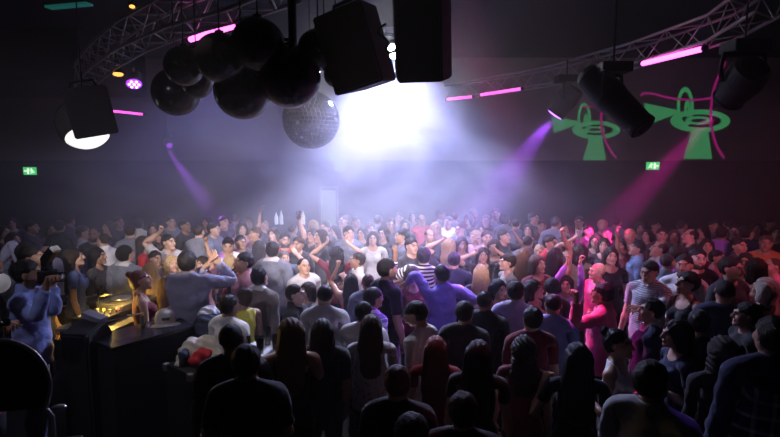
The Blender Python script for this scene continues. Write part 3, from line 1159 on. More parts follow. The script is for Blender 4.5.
speaker(at(420.5, 27, 3.6), (.41, .36, .70), rotm(math.radians(172), -.22, .02), 'large black hanging loudspeaker cut by the upper edge, right one of the pair')
speaker(at(359, 49, 4.05), (.42, .40, .58), rotm(math.radians(-26), .20, -.22), 'black loudspeaker hanging turned, left one of the pair at top centre')
speaker(at(90, 111, 5.6), (.42, .36, .50), rotm(math.radians(30), .16, -.20), 'black loudspeaker hanging alone at the left in front of a white lamp', TZ - .1)
# cable looping between the pair
bm = bmesh.new()
add_tube(bm, [at(386, 24, 3.8), at(379, 28, 3.8), at(378, 33, 3.8), at(383, 37, 3.8), at(388, 42, 3.75), at(386, 49, 3.75), at(390, 53, 3.7), at(396, 50, 3.65)], .010, 8)
tag(link('speaker_cable', bm, M['black'], smooth=True), 'black cable looping between the two hanging loudspeakers at top centre', 'cable')

# ------------------------------------------------------------------ dark glass balls
rod = at(293, -40, 5.0)
bm = bmesh.new()
b0, b1 = at(293, 52, 5.0), at(291.5, -16, 5.0); b1.z = ZC
add_tube(bm, [b0, b1], .042, 12)
add_tube(bm, [at(293, 44, 5.0), at(300, 49, 5.0), at(318, 46, 5.05)], .02, 8)
add_tube(bm, [at(293, 40, 5.0), at(262, 38, 5.1), at(185, 48, 5.3)], .018, 8)
tag(link('hanging_pole', bm, M['black'], smooth=True), 'black ceiling pole with side arms carrying the cluster of dark balls', 'pole')
BALLS = [(258, 45, 26, 4.75, 'round dark glass ball, highest of the cluster, in front of the pole top'),
         (220, 58, 24, 4.85, 'dark glass ball left of the highest one, below the pink tube'),
         (242.5, 91, 27.5, 5.15, 'large dark glass ball hanging lowest in the middle of the cluster'),
         (290, 77, 30, 4.9, 'largest dark glass ball in the cluster, directly below the pole'),
         (184, 66, 19, 5.2, 'small dark glass ball at the left of the cluster'),
         (197, 83, 15, 5.7, 'small dark glass ball tucked low between the left ones'),
         (176, 92, 23, 6.1, 'dim glass ball furthest left and lowest in the cluster'),
         (318, 50, 20, 4.9, 'dark glass ball right of the pole beside the turned loudspeaker'),
         (324, 26, 9, 5.1, 'tiny dark ball high beside the turned loudspeaker'),
         (336, 75, 12, 5.0, 'small dark ball half hidden under the turned loudspeaker')]
for x, y, r, d, lb in BALLS:
    c = at(x, y, d)
    e = empty('glass_ball', c)
    rr = r * d / F
    bm = bmesh.new(); add_sphere(bm, (0, 0, 0), rr, 40, 24); link('ball', bm, M['ball'], e, smooth=True)
    bm = bmesh.new(); add_lathe(bm, [(rr * .16, rr * .96), (rr * .18, rr * 1.06), (rr * .08, rr * 1.10), (.006, rr * 1.15), (.006, ZC - c.z)], seg=16); link('hanger', bm, M['black'], e, smooth=True)
    tag(e, lb, 'ball', 'dark hanging glass balls')

# mirror ball in the haze
c = at(311, 120, 8.2)
e = empty('mirror_ball', c)
bm = bmesh.new()
R_ = 28 * 8.2 / F
for i in range(-11, 12):
    la = i / 23 * PI
    n = max(4, int(44 * math.cos(la)))
    for j in range(n):
        lo = 2 * PI * j / n
        N = Vector((math.cos(la) * math.cos(lo), math.cos(la) * math.sin(lo), math.sin(la)))
        jit = Vector((random.gauss(0, .03), random.gauss(0, .03), random.gauss(0, .03)))
        x, y, z = frame_of(N + jit)
        p = N * R_
        q = R_ * .062
        vs = [bm.verts.new(p + x * a * q + y * b * q) for a, b in ((-1, -1), (1, -1), (1, 1), (-1, 1))]
        vs2 = [bm.verts.new(p - z * .012 + x * a * q + y * b * q) for a, b in ((-1, -1), (1, -1), (1, 1), (-1, 1))]
        bm.faces.new(vs)
        for k in range(4): bm.faces.new((vs2[k], vs2[(k + 1) % 4], vs[(k + 1) % 4], vs[k]))
link('facets', bm, M['mirror'], e)
bm = bmesh.new(); add_sphere(bm, (0, 0, 0), R_ * .985, 32, 20); link('core', bm, M['grey'], e, smooth=True)
bm = bmesh.new(); add_tube(bm, [(0, 0, R_), (0, 0, ZC - c.z)], .008, 6); link('hanger', bm, M['black'], e)
tag(e, 'large mirror ball half lost in the haze below the dark balls', 'mirror ball')


# ------------------------------------------------------------------ moving heads and lamps
def moving_head(c, aim, s, lens, label, top, name='moving_head_light', ln=1.):
    """yoke fixture hanging from z=top, head pointing along aim"""
    c = Vector(c); aim = Vector(aim).normalized()
    e = empty(name, c)
    x, y, d = frame_of(aim)
    x = Vector((0, 0, 1)).cross(d).normalized() if abs(d.z) < .98 else x
    prof = [(.30 * s, -.50 * s * ln), (.40 * s, -.42 * s * ln), (.44 * s, -.05 * s), (.40 * s, .15 * s), (.34 * s, .48 * s * ln), (.36 * s, .52 * s * ln), (.36 * s, .56 * s * ln)]
    bm = bmesh.new(); add_lathe(bm, prof, axis=d, seg=28); link('lamp_head', bm, M['black'], e, smooth=False)
    bm = bmesh.new(); add_lathe(bm, [(.29 * s, .562 * s * ln), (.28 * s, .585 * s * ln), (.16 * s, .60 * s * ln)], axis=d, seg=24); link('lens', bm, lens, e, smooth=True)
    bm = bmesh.new()
    up = Vector((0, 0, .62 * s))
    for k in (-1, 1):
        pts = [x * k * .47 * s, x * k * .52 * s + up * .5, x * k * .46 * s + up, Vector((0, 0, 0)) + up]
        add_tube(bm, pts, .055 * s, 8)
    link('yoke', bm, M['black'], e, smooth=True)
    bm = bmesh.new()
    add_box(bm, up + Vector((0, 0, .16 * s)), (.80 * s, .62 * s, .26 * s), bevel=.03 * s)
    link('base', bm, M['black'], e)
    bm = bmesh.new(); add_tube(bm, [up + Vector((0, 0, .29 * s)), Vector((0, 0, max(top - c.z, .45)))], .010, 8); link('clamp', bm, M['black'], e)
    tag(e, label, 'spotlight', 'stage lights')
    return e


v1 = at(566, 100, 8.4)
v1_t = at(528, 150, 8.7)
moving_head(v1, v1_t - v1, .42, M['violet'], 'moving head light with a glowing violet lens in front of the left green projection', TZ - .17, ln=1.15)
p1 = at(612, 98, 5.2)
moving_head(p1, at(652, 136, 4.9) - p1, .37, M['black'], 'long black spotlight barrel pointing down right across the wall, unlit', TZ - .1, 'profile_spotlight', 2.1)
m1 = at(742, 82, 5.6)
m1_t = at(640, 205, 7.6)
moving_head(m1, m1_t - m1, .46, M['violetled'], 'dark moving head light at the right edge under the truss', TZ - .1)
f1 = at(168, 143, 12.4)
moving_head(f1, at(200, 190, 11.0) - f1, .22, M['violetled'], 'tiny far moving head light with a violet glint on the left', 4.5)
s1 = at(394, 50, 9.4)
moving_head(s1, Vector((-.10, -5.0, .2)) - s1 + Vector((0, 0, -.4)), .40, M['strobe'], 'blinding white stage light in the haze behind the hanging loudspeakers', TZ)

# LED can with violet dots
c = at(134, 83, 9.0)
e = empty('led_can', c)
ax = Vector((.30, -.62, -1.)).normalized()
x, y, _ = frame_of(ax)
bm = bmesh.new(); add_lathe(bm, [(.07, -.22), (.12, -.18), (.13, .0), (.135, .02)], axis=ax, seg=24); link('can', bm, M['black'], e, smooth=True)
bm = bmesh.new(); add_lathe(bm, [(.125, .021), (.120, .028), (.02, .03)], axis=ax, seg=24); link('lens', bm, M['violetled'], e, smooth=True)
for i in range(7):
    a = i * PI / 3; q = 0 if i == 6 else .075
    bm = bmesh.new(); add_sphere(bm, ax * .034 + (x * math.cos(a) + y * math.sin(a)) * q, .022, 10, 8); link('led', bm, M['whiteled'], e, smooth=True)
bm = bmesh.new(); add_tube(bm, [(0, 0, .10), (0, 0, TZ - .18 - c.z)], .02, 8); link('clamp', bm, M['steel'], e)
tag(e, 'violet LED can lamp glowing below the curved left truss', 'spotlight', 'stage lights')
c = at(118, 73, 9.3)
e = empty('amber_lamp', c)
bm = bmesh.new(); add_sphere(bm, (0, 0, -.02), .085, 16, 10, (1, 1, .45)); link('bulb', bm, M['amber'], e, smooth=True)
bm = bmesh.new(); add_lathe(bm, [(.09, 0), (.10, .05), (.03, .10), (.015, .12), (.015, TZ - .18 - c.z)], seg=16); link('holder', bm, M['black'], e, smooth=True)
tag(e, 'small amber lamp left of the violet LED can', 'lamp')
c = at(132, 5, 7.0)
e = empty('amber_lamp', c)
bm = bmesh.new(); add_sphere(bm, (0, 0, -.02), .035, 16, 10, (1, 1, .6)); link('bulb', bm, M['amber'], e, smooth=True)
bm = bmesh.new(); add_lathe(bm, [(.04, 0), (.045, .03), (.01, .05), (.01, ZC - c.z)], seg=16); link('holder', bm, M['black'], e, smooth=True)
tag(e, 'tiny amber light at the ceiling above the curved left truss', 'lamp')
# teal strip
a, b = zt(46, 9, ZC - .10), zt(92, 5, ZC - .10)
bm = bmesh.new(); c = (a + b) / 2
add_box(bm, (0, 0, .02), ((b - a).length * .9, .16, .04), rotm(math.atan2((b - a).y, (b - a).x)), .008)
e = empty('ceiling_strip_light', c)
link('diffuser', bm, M['teal'], e)
bm = bmesh.new(); add_box(bm, (0, 0, .07), ((b - a).length * .9 + .06, .20, .06), rotm(math.atan2((b - a).y, (b - a).x)), .008); link('housing', bm, M['black'], e)
tag(e, 'dim teal ceiling strip light at the top left corner', 'ceiling light')

# white dish lamp behind the left loudspeaker
c = at(84, 124, 6.3); r = 25 * 6.3 / F
e = empty('dish_lamp', c)
ax = Vector((.42, -.40, -.90)).normalized()
bm = bmesh.new()
add_lathe(bm, [(r * math.sin(t), -r * math.cos(t)) for t in np.linspace(.02, PI * .72, 22)], axis=ax, seg=40, cap=False)
link('shade', bm, M['shade'], e, smooth=True)
bm = bmesh.new()
add_lathe(bm, [(r * .985 * math.sin(t), -r * .985 * math.cos(t)) for t in np.linspace(PI * .70, PI * .995, 14)], axis=ax, seg=40, cap=False)
link('diffuser', bm, M['lampglow'], e, smooth=True)
bm = bmesh.new(); add_tube(bm, [(0, .0, r * .9), (0, .0, ZC - c.z)], .006, 8); link('hanging_wire', bm, M['black'], e, smooth=True)
tag(e, 'round lamp with a white glowing lower side, half hidden behind the left hanging loudspeaker', 'lamp')


# ------------------------------------------------------------------ exit signs
def exit_sign(x, y, label, flip):
    c = at(x, y, YB - .10 if y > 168 else PW - .05)
    c.y = YB - .06
    e = empty('exit_sign', c)
    w, h = .37, .21
    bm = bmesh.new(); add_box(bm, (0, .025, 0), (w + .03, .05, h + .03), bevel=.006); link('housing', bm, M['grey'], e)
    bm = bmesh.new(); add_box(bm, (0, -.004, 0), (w, .006, h)); link('sign_face', bm, M['exitg'], e)
    s = -1 if flip else 1
    bm = bmesh.new()
    def Q(u, v, t): return Vector((s * u, -.008 - t, v))
    # running man
    add_sphere(bm, Q(-.045, .062, 0), .016, 12, 8, (1, .2, 1))
    for pts in ([(-.05, .045), (-.065, -.005)], [(-.05, .035), (-.015, .02), (0, .04)], [(-.055, .03), (-.09, .015), (-.10, -.01)], [(-.065, -.005), (-.03, -.03), (-.035, -.075)], [(-.065, -.005), (-.095, -.045), (-.135, -.045)]):
        add_tube(bm, [Q(u, v, 0) for u, v in pts], .0095, 6)
    link('running_figure', bm, M['exitw'], e)
    bm = bmesh.new(); add_prism(bm, [(.025, -.08), (.075, -.08), (.075, .075), (.025, .075)], Q, .003); link('door_symbol', bm, M['exitw'], e)
    bm = bmesh.new(); add_prism(bm, [(.09, -.012), (.13, -.012), (.13, -.035), (.165, 0), (.13, .035), (.13, .012), (.09, .012)], Q, .003); link('arrow', bm, M['exitw'], e)
    tag(e, label, 'exit sign', 'green exit signs')


exit_sign(29, 171, 'green running figure exit sign on the dark wall at the far left', True)
exit_sign(660, 166, 'green running figure exit sign on the dark wall at the right, below the projections', False)


# ------------------------------------------------------------------ projections on the plastered wall: glowing flat shapes in place of projected light
def wp(x, y):
    p = at(x, y, PW)
    return p


def ring_pts(cx, cy, a, b, n=40):
    return [(cx + a * math.cos(2 * PI * i / n), cy + b * math.sin(2 * PI * i / n)) for i in range(n)]


def flat(bm, poly, off=.012):
    vs = [bm.verts.new(wp(x, y) + Vector((0, -off, 0))) for x, y in poly]
    f = bm.faces.new(vs)
    f.normal_update()
    if f.normal.y > 0: f.normal_flip()


def ringface(bm, cx, cy, a, b, a2, b2, off=.012, n=44):
    o = [bm.verts.new(wp(*q) + Vector((0, -off, 0))) for q in ring_pts(cx, cy, a, b, n)]
    i = [bm.verts.new(wp(*q) + Vector((0, -off, 0))) for q in ring_pts(cx, cy, a2, b2, n)]
    for k in range(n): bm.faces.new((o[k], i[k], i[(k + 1) % n], o[(k + 1) % n]))


def line(bm, pts, w, off=.016):
    P3 = [wp(x, y) + Vector((0, -off, 0)) for x, y in pts]
    L, R = [], []
    for i, p in enumerate(P3):
        d = (P3[min(i + 1, len(P3) - 1)] - P3[max(i - 1, 0)]).normalized()
        s = Vector((-d.z, 0, d.x)) * w / 2
        L.append(bm.verts.new(p + s)); R.append(bm.verts.new(p - s))
    for i in range(len(P3) - 1): bm.faces.new((L[i], R[i], R[i + 1], L[i + 1]))


def smoothline(pts, n=8):
    out = []
    for i in range(len(pts) - 1):
        p0, p1, p2, p3 = [np.array(pts[max(0, min(len(pts) - 1, i + k))], float) for k in (-1, 0, 1, 2)]
        for t in np.linspace(0, 1, n, endpoint=False):
            out.append(tuple(.5 * (2 * p1 + (p2 - p0) * t + (2 * p0 - 5 * p1 + 4 * p2 - p3) * t ** 2 + (-p0 + 3 * p1 - 3 * p2 + p3) * t ** 3)))
    out.append(pts[-1])
    return out


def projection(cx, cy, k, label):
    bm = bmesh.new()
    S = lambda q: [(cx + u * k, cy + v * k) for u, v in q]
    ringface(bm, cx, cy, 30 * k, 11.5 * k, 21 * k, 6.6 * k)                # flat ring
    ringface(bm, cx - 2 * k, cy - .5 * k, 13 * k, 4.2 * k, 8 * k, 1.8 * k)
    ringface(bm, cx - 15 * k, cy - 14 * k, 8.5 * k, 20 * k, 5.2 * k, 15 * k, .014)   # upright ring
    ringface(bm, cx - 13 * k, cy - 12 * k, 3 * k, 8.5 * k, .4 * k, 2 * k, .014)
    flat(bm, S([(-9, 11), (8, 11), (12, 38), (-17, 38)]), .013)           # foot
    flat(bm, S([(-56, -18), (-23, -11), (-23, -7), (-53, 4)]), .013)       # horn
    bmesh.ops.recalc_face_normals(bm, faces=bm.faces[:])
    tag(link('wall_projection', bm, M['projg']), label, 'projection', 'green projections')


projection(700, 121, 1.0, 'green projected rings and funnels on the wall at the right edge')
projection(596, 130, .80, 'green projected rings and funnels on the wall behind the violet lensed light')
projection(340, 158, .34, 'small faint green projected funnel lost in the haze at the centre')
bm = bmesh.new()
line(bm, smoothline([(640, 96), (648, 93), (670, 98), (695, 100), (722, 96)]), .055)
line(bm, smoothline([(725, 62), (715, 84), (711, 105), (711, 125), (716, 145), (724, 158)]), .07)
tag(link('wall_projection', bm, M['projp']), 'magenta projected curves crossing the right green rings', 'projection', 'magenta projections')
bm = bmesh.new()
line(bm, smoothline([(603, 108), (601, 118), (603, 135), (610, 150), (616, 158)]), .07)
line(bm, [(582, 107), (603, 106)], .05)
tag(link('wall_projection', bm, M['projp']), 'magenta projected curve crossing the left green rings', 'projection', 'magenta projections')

# ------------------------------------------------------------------ back bar with lit bottles
c = at(290, 229, 13.9)
e = empty('back_bar', (c.x, 14.15, 0))
bm = bmesh.new(); add_box(bm, (0, 0, .55), (1.6, .5, 1.10)); link('cabinet', bm, M['dark'], e)
bm = bmesh.new(); add_box(bm, (0, 0, 1.125), (1.7, .6, .05), bevel=.008); link('worktop', bm, M['wood'], e)
tag(e, 'dark back bar against the far wall behind the crowd', 'bar counter')
for x, h, lb in ((276.5, .26, 'faint lit white bottle on the back bar, leftmost'), (281.5, .30, 'bright lit white bottle in the middle of the back bar'), (303.5, .30, 'lit white bottle on the back bar nearest the doorway')):
    q = at(x, 226, 14.0)
    e = empty('bottle', (q.x, 14.0, 1.15))
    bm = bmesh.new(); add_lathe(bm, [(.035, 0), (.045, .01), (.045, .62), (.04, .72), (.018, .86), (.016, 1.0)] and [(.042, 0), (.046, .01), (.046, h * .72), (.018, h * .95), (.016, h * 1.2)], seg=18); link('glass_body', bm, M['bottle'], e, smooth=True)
    bm = bmesh.new(); add_lathe(bm, [(.020, h * 1.08), (.020, h * 1.21)], seg=14); link('neck_foil', bm, M['white'], e)
    tag(e, lb, 'bottle', 'lit bottles on the back bar')

# ------------------------------------------------------------------ DJ corner on its riser
bm = bmesh.new()
add_prism(bm, [(-12, 2.2), (-2.35, 2.2), (-2.35, 4.6), (-2.9, 7.4), (-12, 7.4)], lambda u, v, t: Vector((u, v, t)), .2)
bmesh.ops.recalc_face_normals(bm, faces=bm.faces[:])
tag(link('floor_riser', bm, M['floor']), kind='structure')

A = zt(113, 347, 1.25); B = zt(192, 325, 1.25)
u = (B - A); u.z = 0; L = u.length; u.normalize(); v = Vector((-u.y, u.x, 0))
MC = Matrix(((u.x, v.x, 0), (u.y, v.y, 0), (0, 0, 1)))
e = empty('dj_counter', (A.x, A.y, 0))
loc = lambda a, b, z: MC @ Vector((a, b, z))
bm = bmesh.new(); add_box(bm, loc(L * .5, .22, .605), (L, .42, 1.21), MC); link('front_panel', bm, M['cab'], e)
bm = bmesh.new(); add_box(bm, loc(L * .5, .22, 1.232), (L + .04, .48, .036), MC, .006); link('countertop', bm, M['wood'], e)
bm = bmesh.new(); pts = [loc(.02, .43, 1.25), loc(.02, .43, 1.36), loc(L * .66, .43, 1.36), loc(L * .66, .43, 1.25)]
add_tube(bm, pts, .007, 8); link('rail', bm, M['chrome'], e, smooth=True)
bm = bmesh.new(); add_box(bm, loc(L * .6, .38, 1.30), (.03, .03, .10), MC, .004); link('rail_post', bm, M['grey'], e)
tag(e, 'glossy black DJ counter with a thin metal rail at the left', 'counter')

# white cap on the counter
c = A + loc(L * .86, .30, 0); c.z = 1.25
e = empty('cap', c, math.radians(25))
bm = bmesh.new()
add_lathe(bm, [(.098, .0), (.100, .02), (.098, .06), (.085, .10), (.055, .128), (.012, .138), (.004, .146)], seg=28)
for vv in bm.verts:
    vv.co.y *= 1.12
link('crown', bm, M['canvas'], e, smooth=True)
bm = bmesh.new()
n = 14
top_, bot = [], []
for i in range(n + 1):
    t = -1.15 + 2.3 * i / n
    for rr in (.095, .20):
        x = rr * math.sin(t) * (.92 if rr > .1 else 1); y = -rr * math.cos(t) * (1.0 if rr > .1 else 1.1)
        zz = .012 - .02 * (math.sin(t) ** 2) * (rr / .2)
        top_.append(bm.verts.new((x, y, zz))); bot.append(bm.verts.new((x, y, zz - .006)))
for i in range(n):
    bm.faces.new((top_[2 * i], top_[2 * i + 1], top_[2 * i + 3], top_[2 * i + 2]))
    bm.faces.new((bot[2 * i], bot[2 * i + 2], bot[2 * i + 3], bot[2 * i + 1]))
    bm.faces.new((top_[2 * i + 1], bot[2 * i + 1], bot[2 * i + 3], top_[2 * i + 3]))
link('brim', bm, M['canvas'], e, smooth=True)
bm = bmesh.new()
for k in range(5):
    aa = -.30 + .15 * k
    p = Vector((.100 * math.sin(aa), -.100 * 1.12 * math.cos(aa) - .003, .062))
    add_box(bm, p, (.010, .006, .028 if k % 2 else .020), Matrix.Rotation(aa, 3, 'Z'))
link('printed_mark', bm, M['mark'], e)
tag(e, 'white cap with a dark printed mark lying on the end of the black counter', 'cap')


def heap(name, c, parts, label, cat, seed):
    """crumpled cloth: parts = (name, material, [(offset, radii)])"""
    e = empty(name, c)
    for nm, m, els in parts:
        lo = np.min([np.array(o) - np.array(r) for o, r in els], 0) - .05
        hi = np.max([np.array(o) + np.array(r) for o, r in els], 0) + .05
        F_ = Field(lo, hi, .011)
        for o, r in els: F_.ell(o, r, .035)
        F_.wobble(lambda X, Y, Z: .010 * np.sin(38 * X + 21 * Y + seed) * np.sin(33 * Z - 17 * X) + .006 * np.sin(70 * Y + 40 * Z + 30 * X))
        F_.half((0, 0, .0), (0, 0, -1), .01)
        V, Q = F_.mesh()
        me = bpy.data.meshes.new(nm); me.from_pydata(V.tolist(), [], Q.tolist())
        me.polygons.foreach_set('use_smooth', [True] * len(me.polygons)); me.materials.append(m)
        o = bpy.data.objects.new(nm, me); COL.objects.link(o); o.parent = e
    tag(e, label, cat)
    return e


# case in front of the counter, carrying the jacket heap
c = zt(200, 361, 1.0)
bm = bmesh.new(); add_box(bm, (0, 0, .5), (.46, .40, 1.0), MC, .01)
e = empty('flight_case', (c.x, c.y, 0))
link('body', bm, M['cab'], e)
bm = bmesh.new()
for sx in (-1, 1):
    for sy in (-1, 1): add_box(bm, MC @ Vector((sx * .225, sy * .195, .97)), (.05, .05, .07), MC, .01)
bm.free()
for sx in (-1, 1):
    for sy in (-1, 1):
        bm = bmesh.new(); add_box(bm, MC @ Vector((sx * .225, sy * .195, .97)), (.05, .05, .07), MC, .01); link('corner_guard', bm, M['steel'], e)
tag(e, 'black flight case carrying the pale jacket heap', 'case')
heap('jacket', (c.x, c.y, 1.0), [('outer_cloth', M['beige'], [((-.08, .06, .07), (.13, .15, .13)), ((.05, .10, .10), (.17, .11, .11)), ((.15, .02, .04), (.08, .13, .08)), ((-.15, -.04, .02), (.06, .11, .08))]),
                                 ('red_lining', M['redcloth'], [((.05, -.07, .085), (.09, .07, .055)), ((.0, -.10, .04), (.08, .06, .04))]),
                                 ('dark_fold', M['navyc'], [((-.11, -.08, .06), (.055, .08, .09))])],
     'pale beige jacket with red lining heaped in front of the black counter', 'jacket', 1.)
c2 = A + loc(L + .20, .02, 0)
bm = bmesh.new(); add_box(bm, (0, 0, .55), (.28, .36, 1.1), MC, .01); e = empty('flight_case', (c2.x, c2.y, 0)); link('body', bm, M['cab'], e); 
tag(e, 'black flight case behind the white cap under the dark jacket', 'case')
heap('jacket', (c2.x, c2.y, 1.1), [('outer_cloth', M['navyc'], [((0, 0, .08), (.15, .19, .15)), ((.04, -.12, .06), (.12, .12, .12))]),
                                   ('white_lining', M['whitec'], [((-.02, .06, .20), (.10, .12, .07))])],
     'dark navy jacket with white lining heaped behind the white cap', 'jacket', 2.)

# mixer desk with warm lamps
c = zt(104, 322, 1.12)
e = empty('dj_mixer_desk', (c.x, c.y, .2), math.radians(-12))
bm = bmesh.new(); add_box(bm, (0, 0, .45), (.60, .56, .90), bevel=.01); link('cabinet', bm, M['cab'], e)
bm = bmesh.new(); add_box(bm, (0, -.02, .915), (.64, .60, .03), bevel=.005); link('desk_top', bm, M['grey'], e)
tag(e, 'low DJ desk washed in yellow light behind the black counter', 'desk')
e = empty('dj_mixer', (c.x, c.y, 1.13), math.radians(-12))
bm = bmesh.new(); add_box(bm, (-.05, 0, .04), (.36, .40, .08), bevel=.01); link('mixer_body', bm, M['black'], e)
for i in range(4):
    bm = bmesh.new(); add_box(bm, (-.17 + .08 * i, -.12, .088), (.012, .09, .014), bevel=.003); link('fader', bm, M['white'], e)
for i in range(8):
    bm = bmesh.new(); add_lathe(bm, [(.014, 0), (.013, .02), (.003, .022)], (-.17 + .08 * (i % 4), .02 + .09 * (i // 4), .08), seg=12); link('knob', bm, M['yellow'] if i == 5 else M['grey'], e)
bm = bmesh.new(); add_sphere(bm, (.05, .15, .10), .02, 10, 8); link('red_led', bm, M['redled'], e)
tag(e, 'DJ mixer with faders and a red light on the yellow lit desk', 'mixer')
e = empty('desk_lamp', (c.x - .16, c.y + .2, 1.13))
bm = bmesh.new(); add_lathe(bm, [(.06, 0), (.06, .015), (.01, .02), (.009, .30)], seg=16); add_tube(bm, [(0, 0, .30), (.06, -.05, .36), (.12, -.10, .33)], .008, 8); link('stem', bm, M['black'], e, smooth=True)
bm = bmesh.new(); add_lathe(bm, [(.02, 0), (.055, .07), (.05, .07), (.015, .005)], (.12, -.10, .33), (.3, -.25, -1), 18); link('lamp_shade', bm, M['black'], e, smooth=True)
bm = bmesh.new(); add_sphere(bm, (.127, -.107, .30), .022, 10, 8); link('bulb', bm, M['yellow'], e, smooth=True)
tag(e, 'small desk lamp throwing yellow light on the DJ desk', 'lamp')
LAMP_POS = Vector((c.x - .02, c.y + .08, 1.40))

# laptop and players behind
c = zt(86, 292, 1.18)
e = empty('laptop', (c.x, c.y, 1.13), math.radians(70))
bm = bmesh.new(); add_box(bm, (0, 0, .01), (.34, .24, .018), bevel=.004); link('keyboard', bm, M['grey'], e)
bm = bmesh.new(); add_box(bm, (0, .165, .125), (.34, .012, .24), Matrix.Rotation(-.35, 3, 'X'), .004); link('screen', bm, M['chrome'], e)
tag(e, 'open silver laptop standing edge on behind the DJ desk', 'laptop')
e = empty('laptop_table', (c.x, c.y, .2)); bm = bmesh.new(); add_box(bm, (0, 0, .91), (.7, .6, .04), bevel=.005); link('table_top', bm, M['cab'], e)
for sx in (-1, 1):
    for sy in (-1, 1):
        bm = bmesh.new(); add_box(bm, (sx * .32, sy * .27, .445), (.04, .04, .89)); link('leg', bm, M['black'], e)
tag(e, 'black table holding the silver laptop', 'table')
c = zt(124, 300, 1.22)
e = empty('media_player', (c.x, c.y, 0), math.radians(-28))
bm = bmesh.new(); add_box(bm, (0, 0, .58), (.46, .40, 1.16)); link('stand', bm, M['cab'], e)
bm = bmesh.new(); add_box(bm, (0, 0, 1.20), (.46, .40, .08), Matrix.Rotation(.12, 3, 'X'), .01); link('player_body', bm, M['grey'], e)
bm = bmesh.new(); add_lathe(bm, [(.11, 0), (.11, .02), (.10, .024), (.03, .024)], (.0, -.03, 1.24), seg=28); link('jog_wheel', bm, M['chrome'], e, smooth=True)
tag(e, 'grey media player on a black stand in front of the dark suit jacket', 'media player')

# covered black console beside the photographer
a0 = zt(60, 322, 1.42); 
e = empty('monitor_console', (-2.80, 4.66, .2), math.radians(-8))
bm = bmesh.new()
add_prism(bm, [(-.20, 0), (.20, 0), (.20, .98), (.05, 1.20), (-.20, 1.12)], lambda p, q, t: Vector((t - .14, p, q)), .28)
bmesh.ops.recalc_face_normals(bm, faces=bm.faces[:])
bmesh.ops.bevel(bm, geom=bm.edges[:], offset=.02, segments=2, affect='EDGES')
link('cabinet', bm, M['cab'], e)
bm = bmesh.new(); add_box(bm, (.02, .06, 1.215), (.20, .12, .05), Matrix.Rotation(.3, 3, 'Y'), .01); link('controller', bm, M['grey'], e)
tag(e, 'tall black covered console right of the photographer', 'console')

# lounge chair back with chrome tube, lower left corner
c = at(2, 388, 2.75)
e = empty('lounge_chair', (c.x, c.y, .2), math.radians(14))
zc = c.z - .2
bm = bmesh.new()
rx_, rz_ = .235, .27
arc = [(rx_ * math.cos(t), 0, zc + rz_ * math.sin(t)) for t in np.linspace(-.55, PI + .55, 30)]
add_tube(bm, arc, .013, 10); link('back_frame', bm, M['chrome'], e, smooth=True)
bm = bmesh.new()
pad = [(.96 * rx_ * math.cos(t), zc + .96 * rz_ * math.sin(t)) for t in np.linspace(-.55, PI + .55, 26)]
add_prism(bm, pad, lambda p, q, t: Vector((p, t - .005, q)), .05)
bmesh.ops.recalc_face_normals(bm, faces=bm.faces[:])
link('backrest', bm, M['cab'], e)
bm = bmesh.new(); add_box(bm, (0, .28, .80), (.46, .46, .09), bevel=.03); link('seat', bm, M['cab'], e)
for sx in (-1, 1):
    for yy in (.08, .48):
        bm = bmesh.new(); add_tube(bm, [(sx * .20, yy, .76), (sx * .24, yy + (.03 if yy > .2 else -.03), 0)], .014, 8); link('leg', bm, M['chrome'], e, smooth=True)
    bm = bmesh.new(); add_tube(bm, [(sx * .20, .02, zc - .16), (sx * .20, .10, zc - .24), (sx * .20, .10, .80)], .012, 8); link('back_support', bm, M['chrome'], e, smooth=True)
bm = bmesh.new(); add_sphere(bm, (.26, .03, zc - .16), .026, 14, 10, (1.6, 1, .7)); link('knob', bm, M['chrome'], e, smooth=True)
tag(e, 'black high chair with a round chrome tube back in the lower left corner', 'chair')

# opal globe lamp at the left edge
c = at(-1.5, 283, 4.0); r = 10.5 * 4 / F
e = empty('globe_lamp', c)
bm = bmesh.new(); add_sphere(bm, (0, 0, 0), r, 28, 18); link('globe', bm, M['globe'], e, smooth=True)
bm = bmesh.new(); add_lathe(bm, [(r * .40, r * .90), (r * .42, r * 1.25), (r * .30, r * 1.3)], seg=20); link('collar', bm, M['grey'], e, smooth=True)
bm = bmesh.new(); add_tube(bm, [(-.01, 0, r * 1.3), (-.05, .02, r * 1.8), (-.10, .02, ZC - c.z)], .005, 6); link('cord', bm, M['black'], e, smooth=True)
tag(e, 'white opal globe lamp cut by the left picture edge', 'lamp')

# white high table with glasses amid the front heads
c = zt(264, 348, 1.10)
e = empty('high_table', (c.x, c.y, 0))
bm = bmesh.new(); add_lathe(bm, [(.21, 1.065), (.22, 1.075), (.22, 1.095), (.21, 1.10), (.001, 1.10)], seg=40); link('table_top', bm, M['white'], e, smooth=False)
bm = bmesh.new(); add_lathe(bm, [(.04, .02), (.035, .2), (.035, 1.07)], seg=18); link('pedestal', bm, M['chrome'], e, smooth=True)
bm = bmesh.new(); add_lathe(bm, [(.20, 0), (.20, .02), (.06, .05)], seg=32); link('foot', bm, M['chrome'], e, smooth=True)
tag(e, 'white round high table half hidden between the front heads at left', 'table')
TBL = c


def tumbler(loc, r, h, liquid, label, group=None, hand=False):
    e = empty('drinking_glass', loc)
    bm = bmesh.new()
    add_lathe(bm, [(r * .8, 0), (r, h), (r * .93, h), (r * .74, h * .10), (.002, h * .09)], seg=24)
    link('glass_wall', bm, M['glass'], e, smooth=True)
    if liquid:
        bm = bmesh.new(); add_lathe(bm, [(r * .72, h * .11), (r * .90, h * .80), (.002, h * .80)], seg=20); link('drink', bm, liquid, e, smooth=True)
    tag(e, label, 'glass', group)
    return e


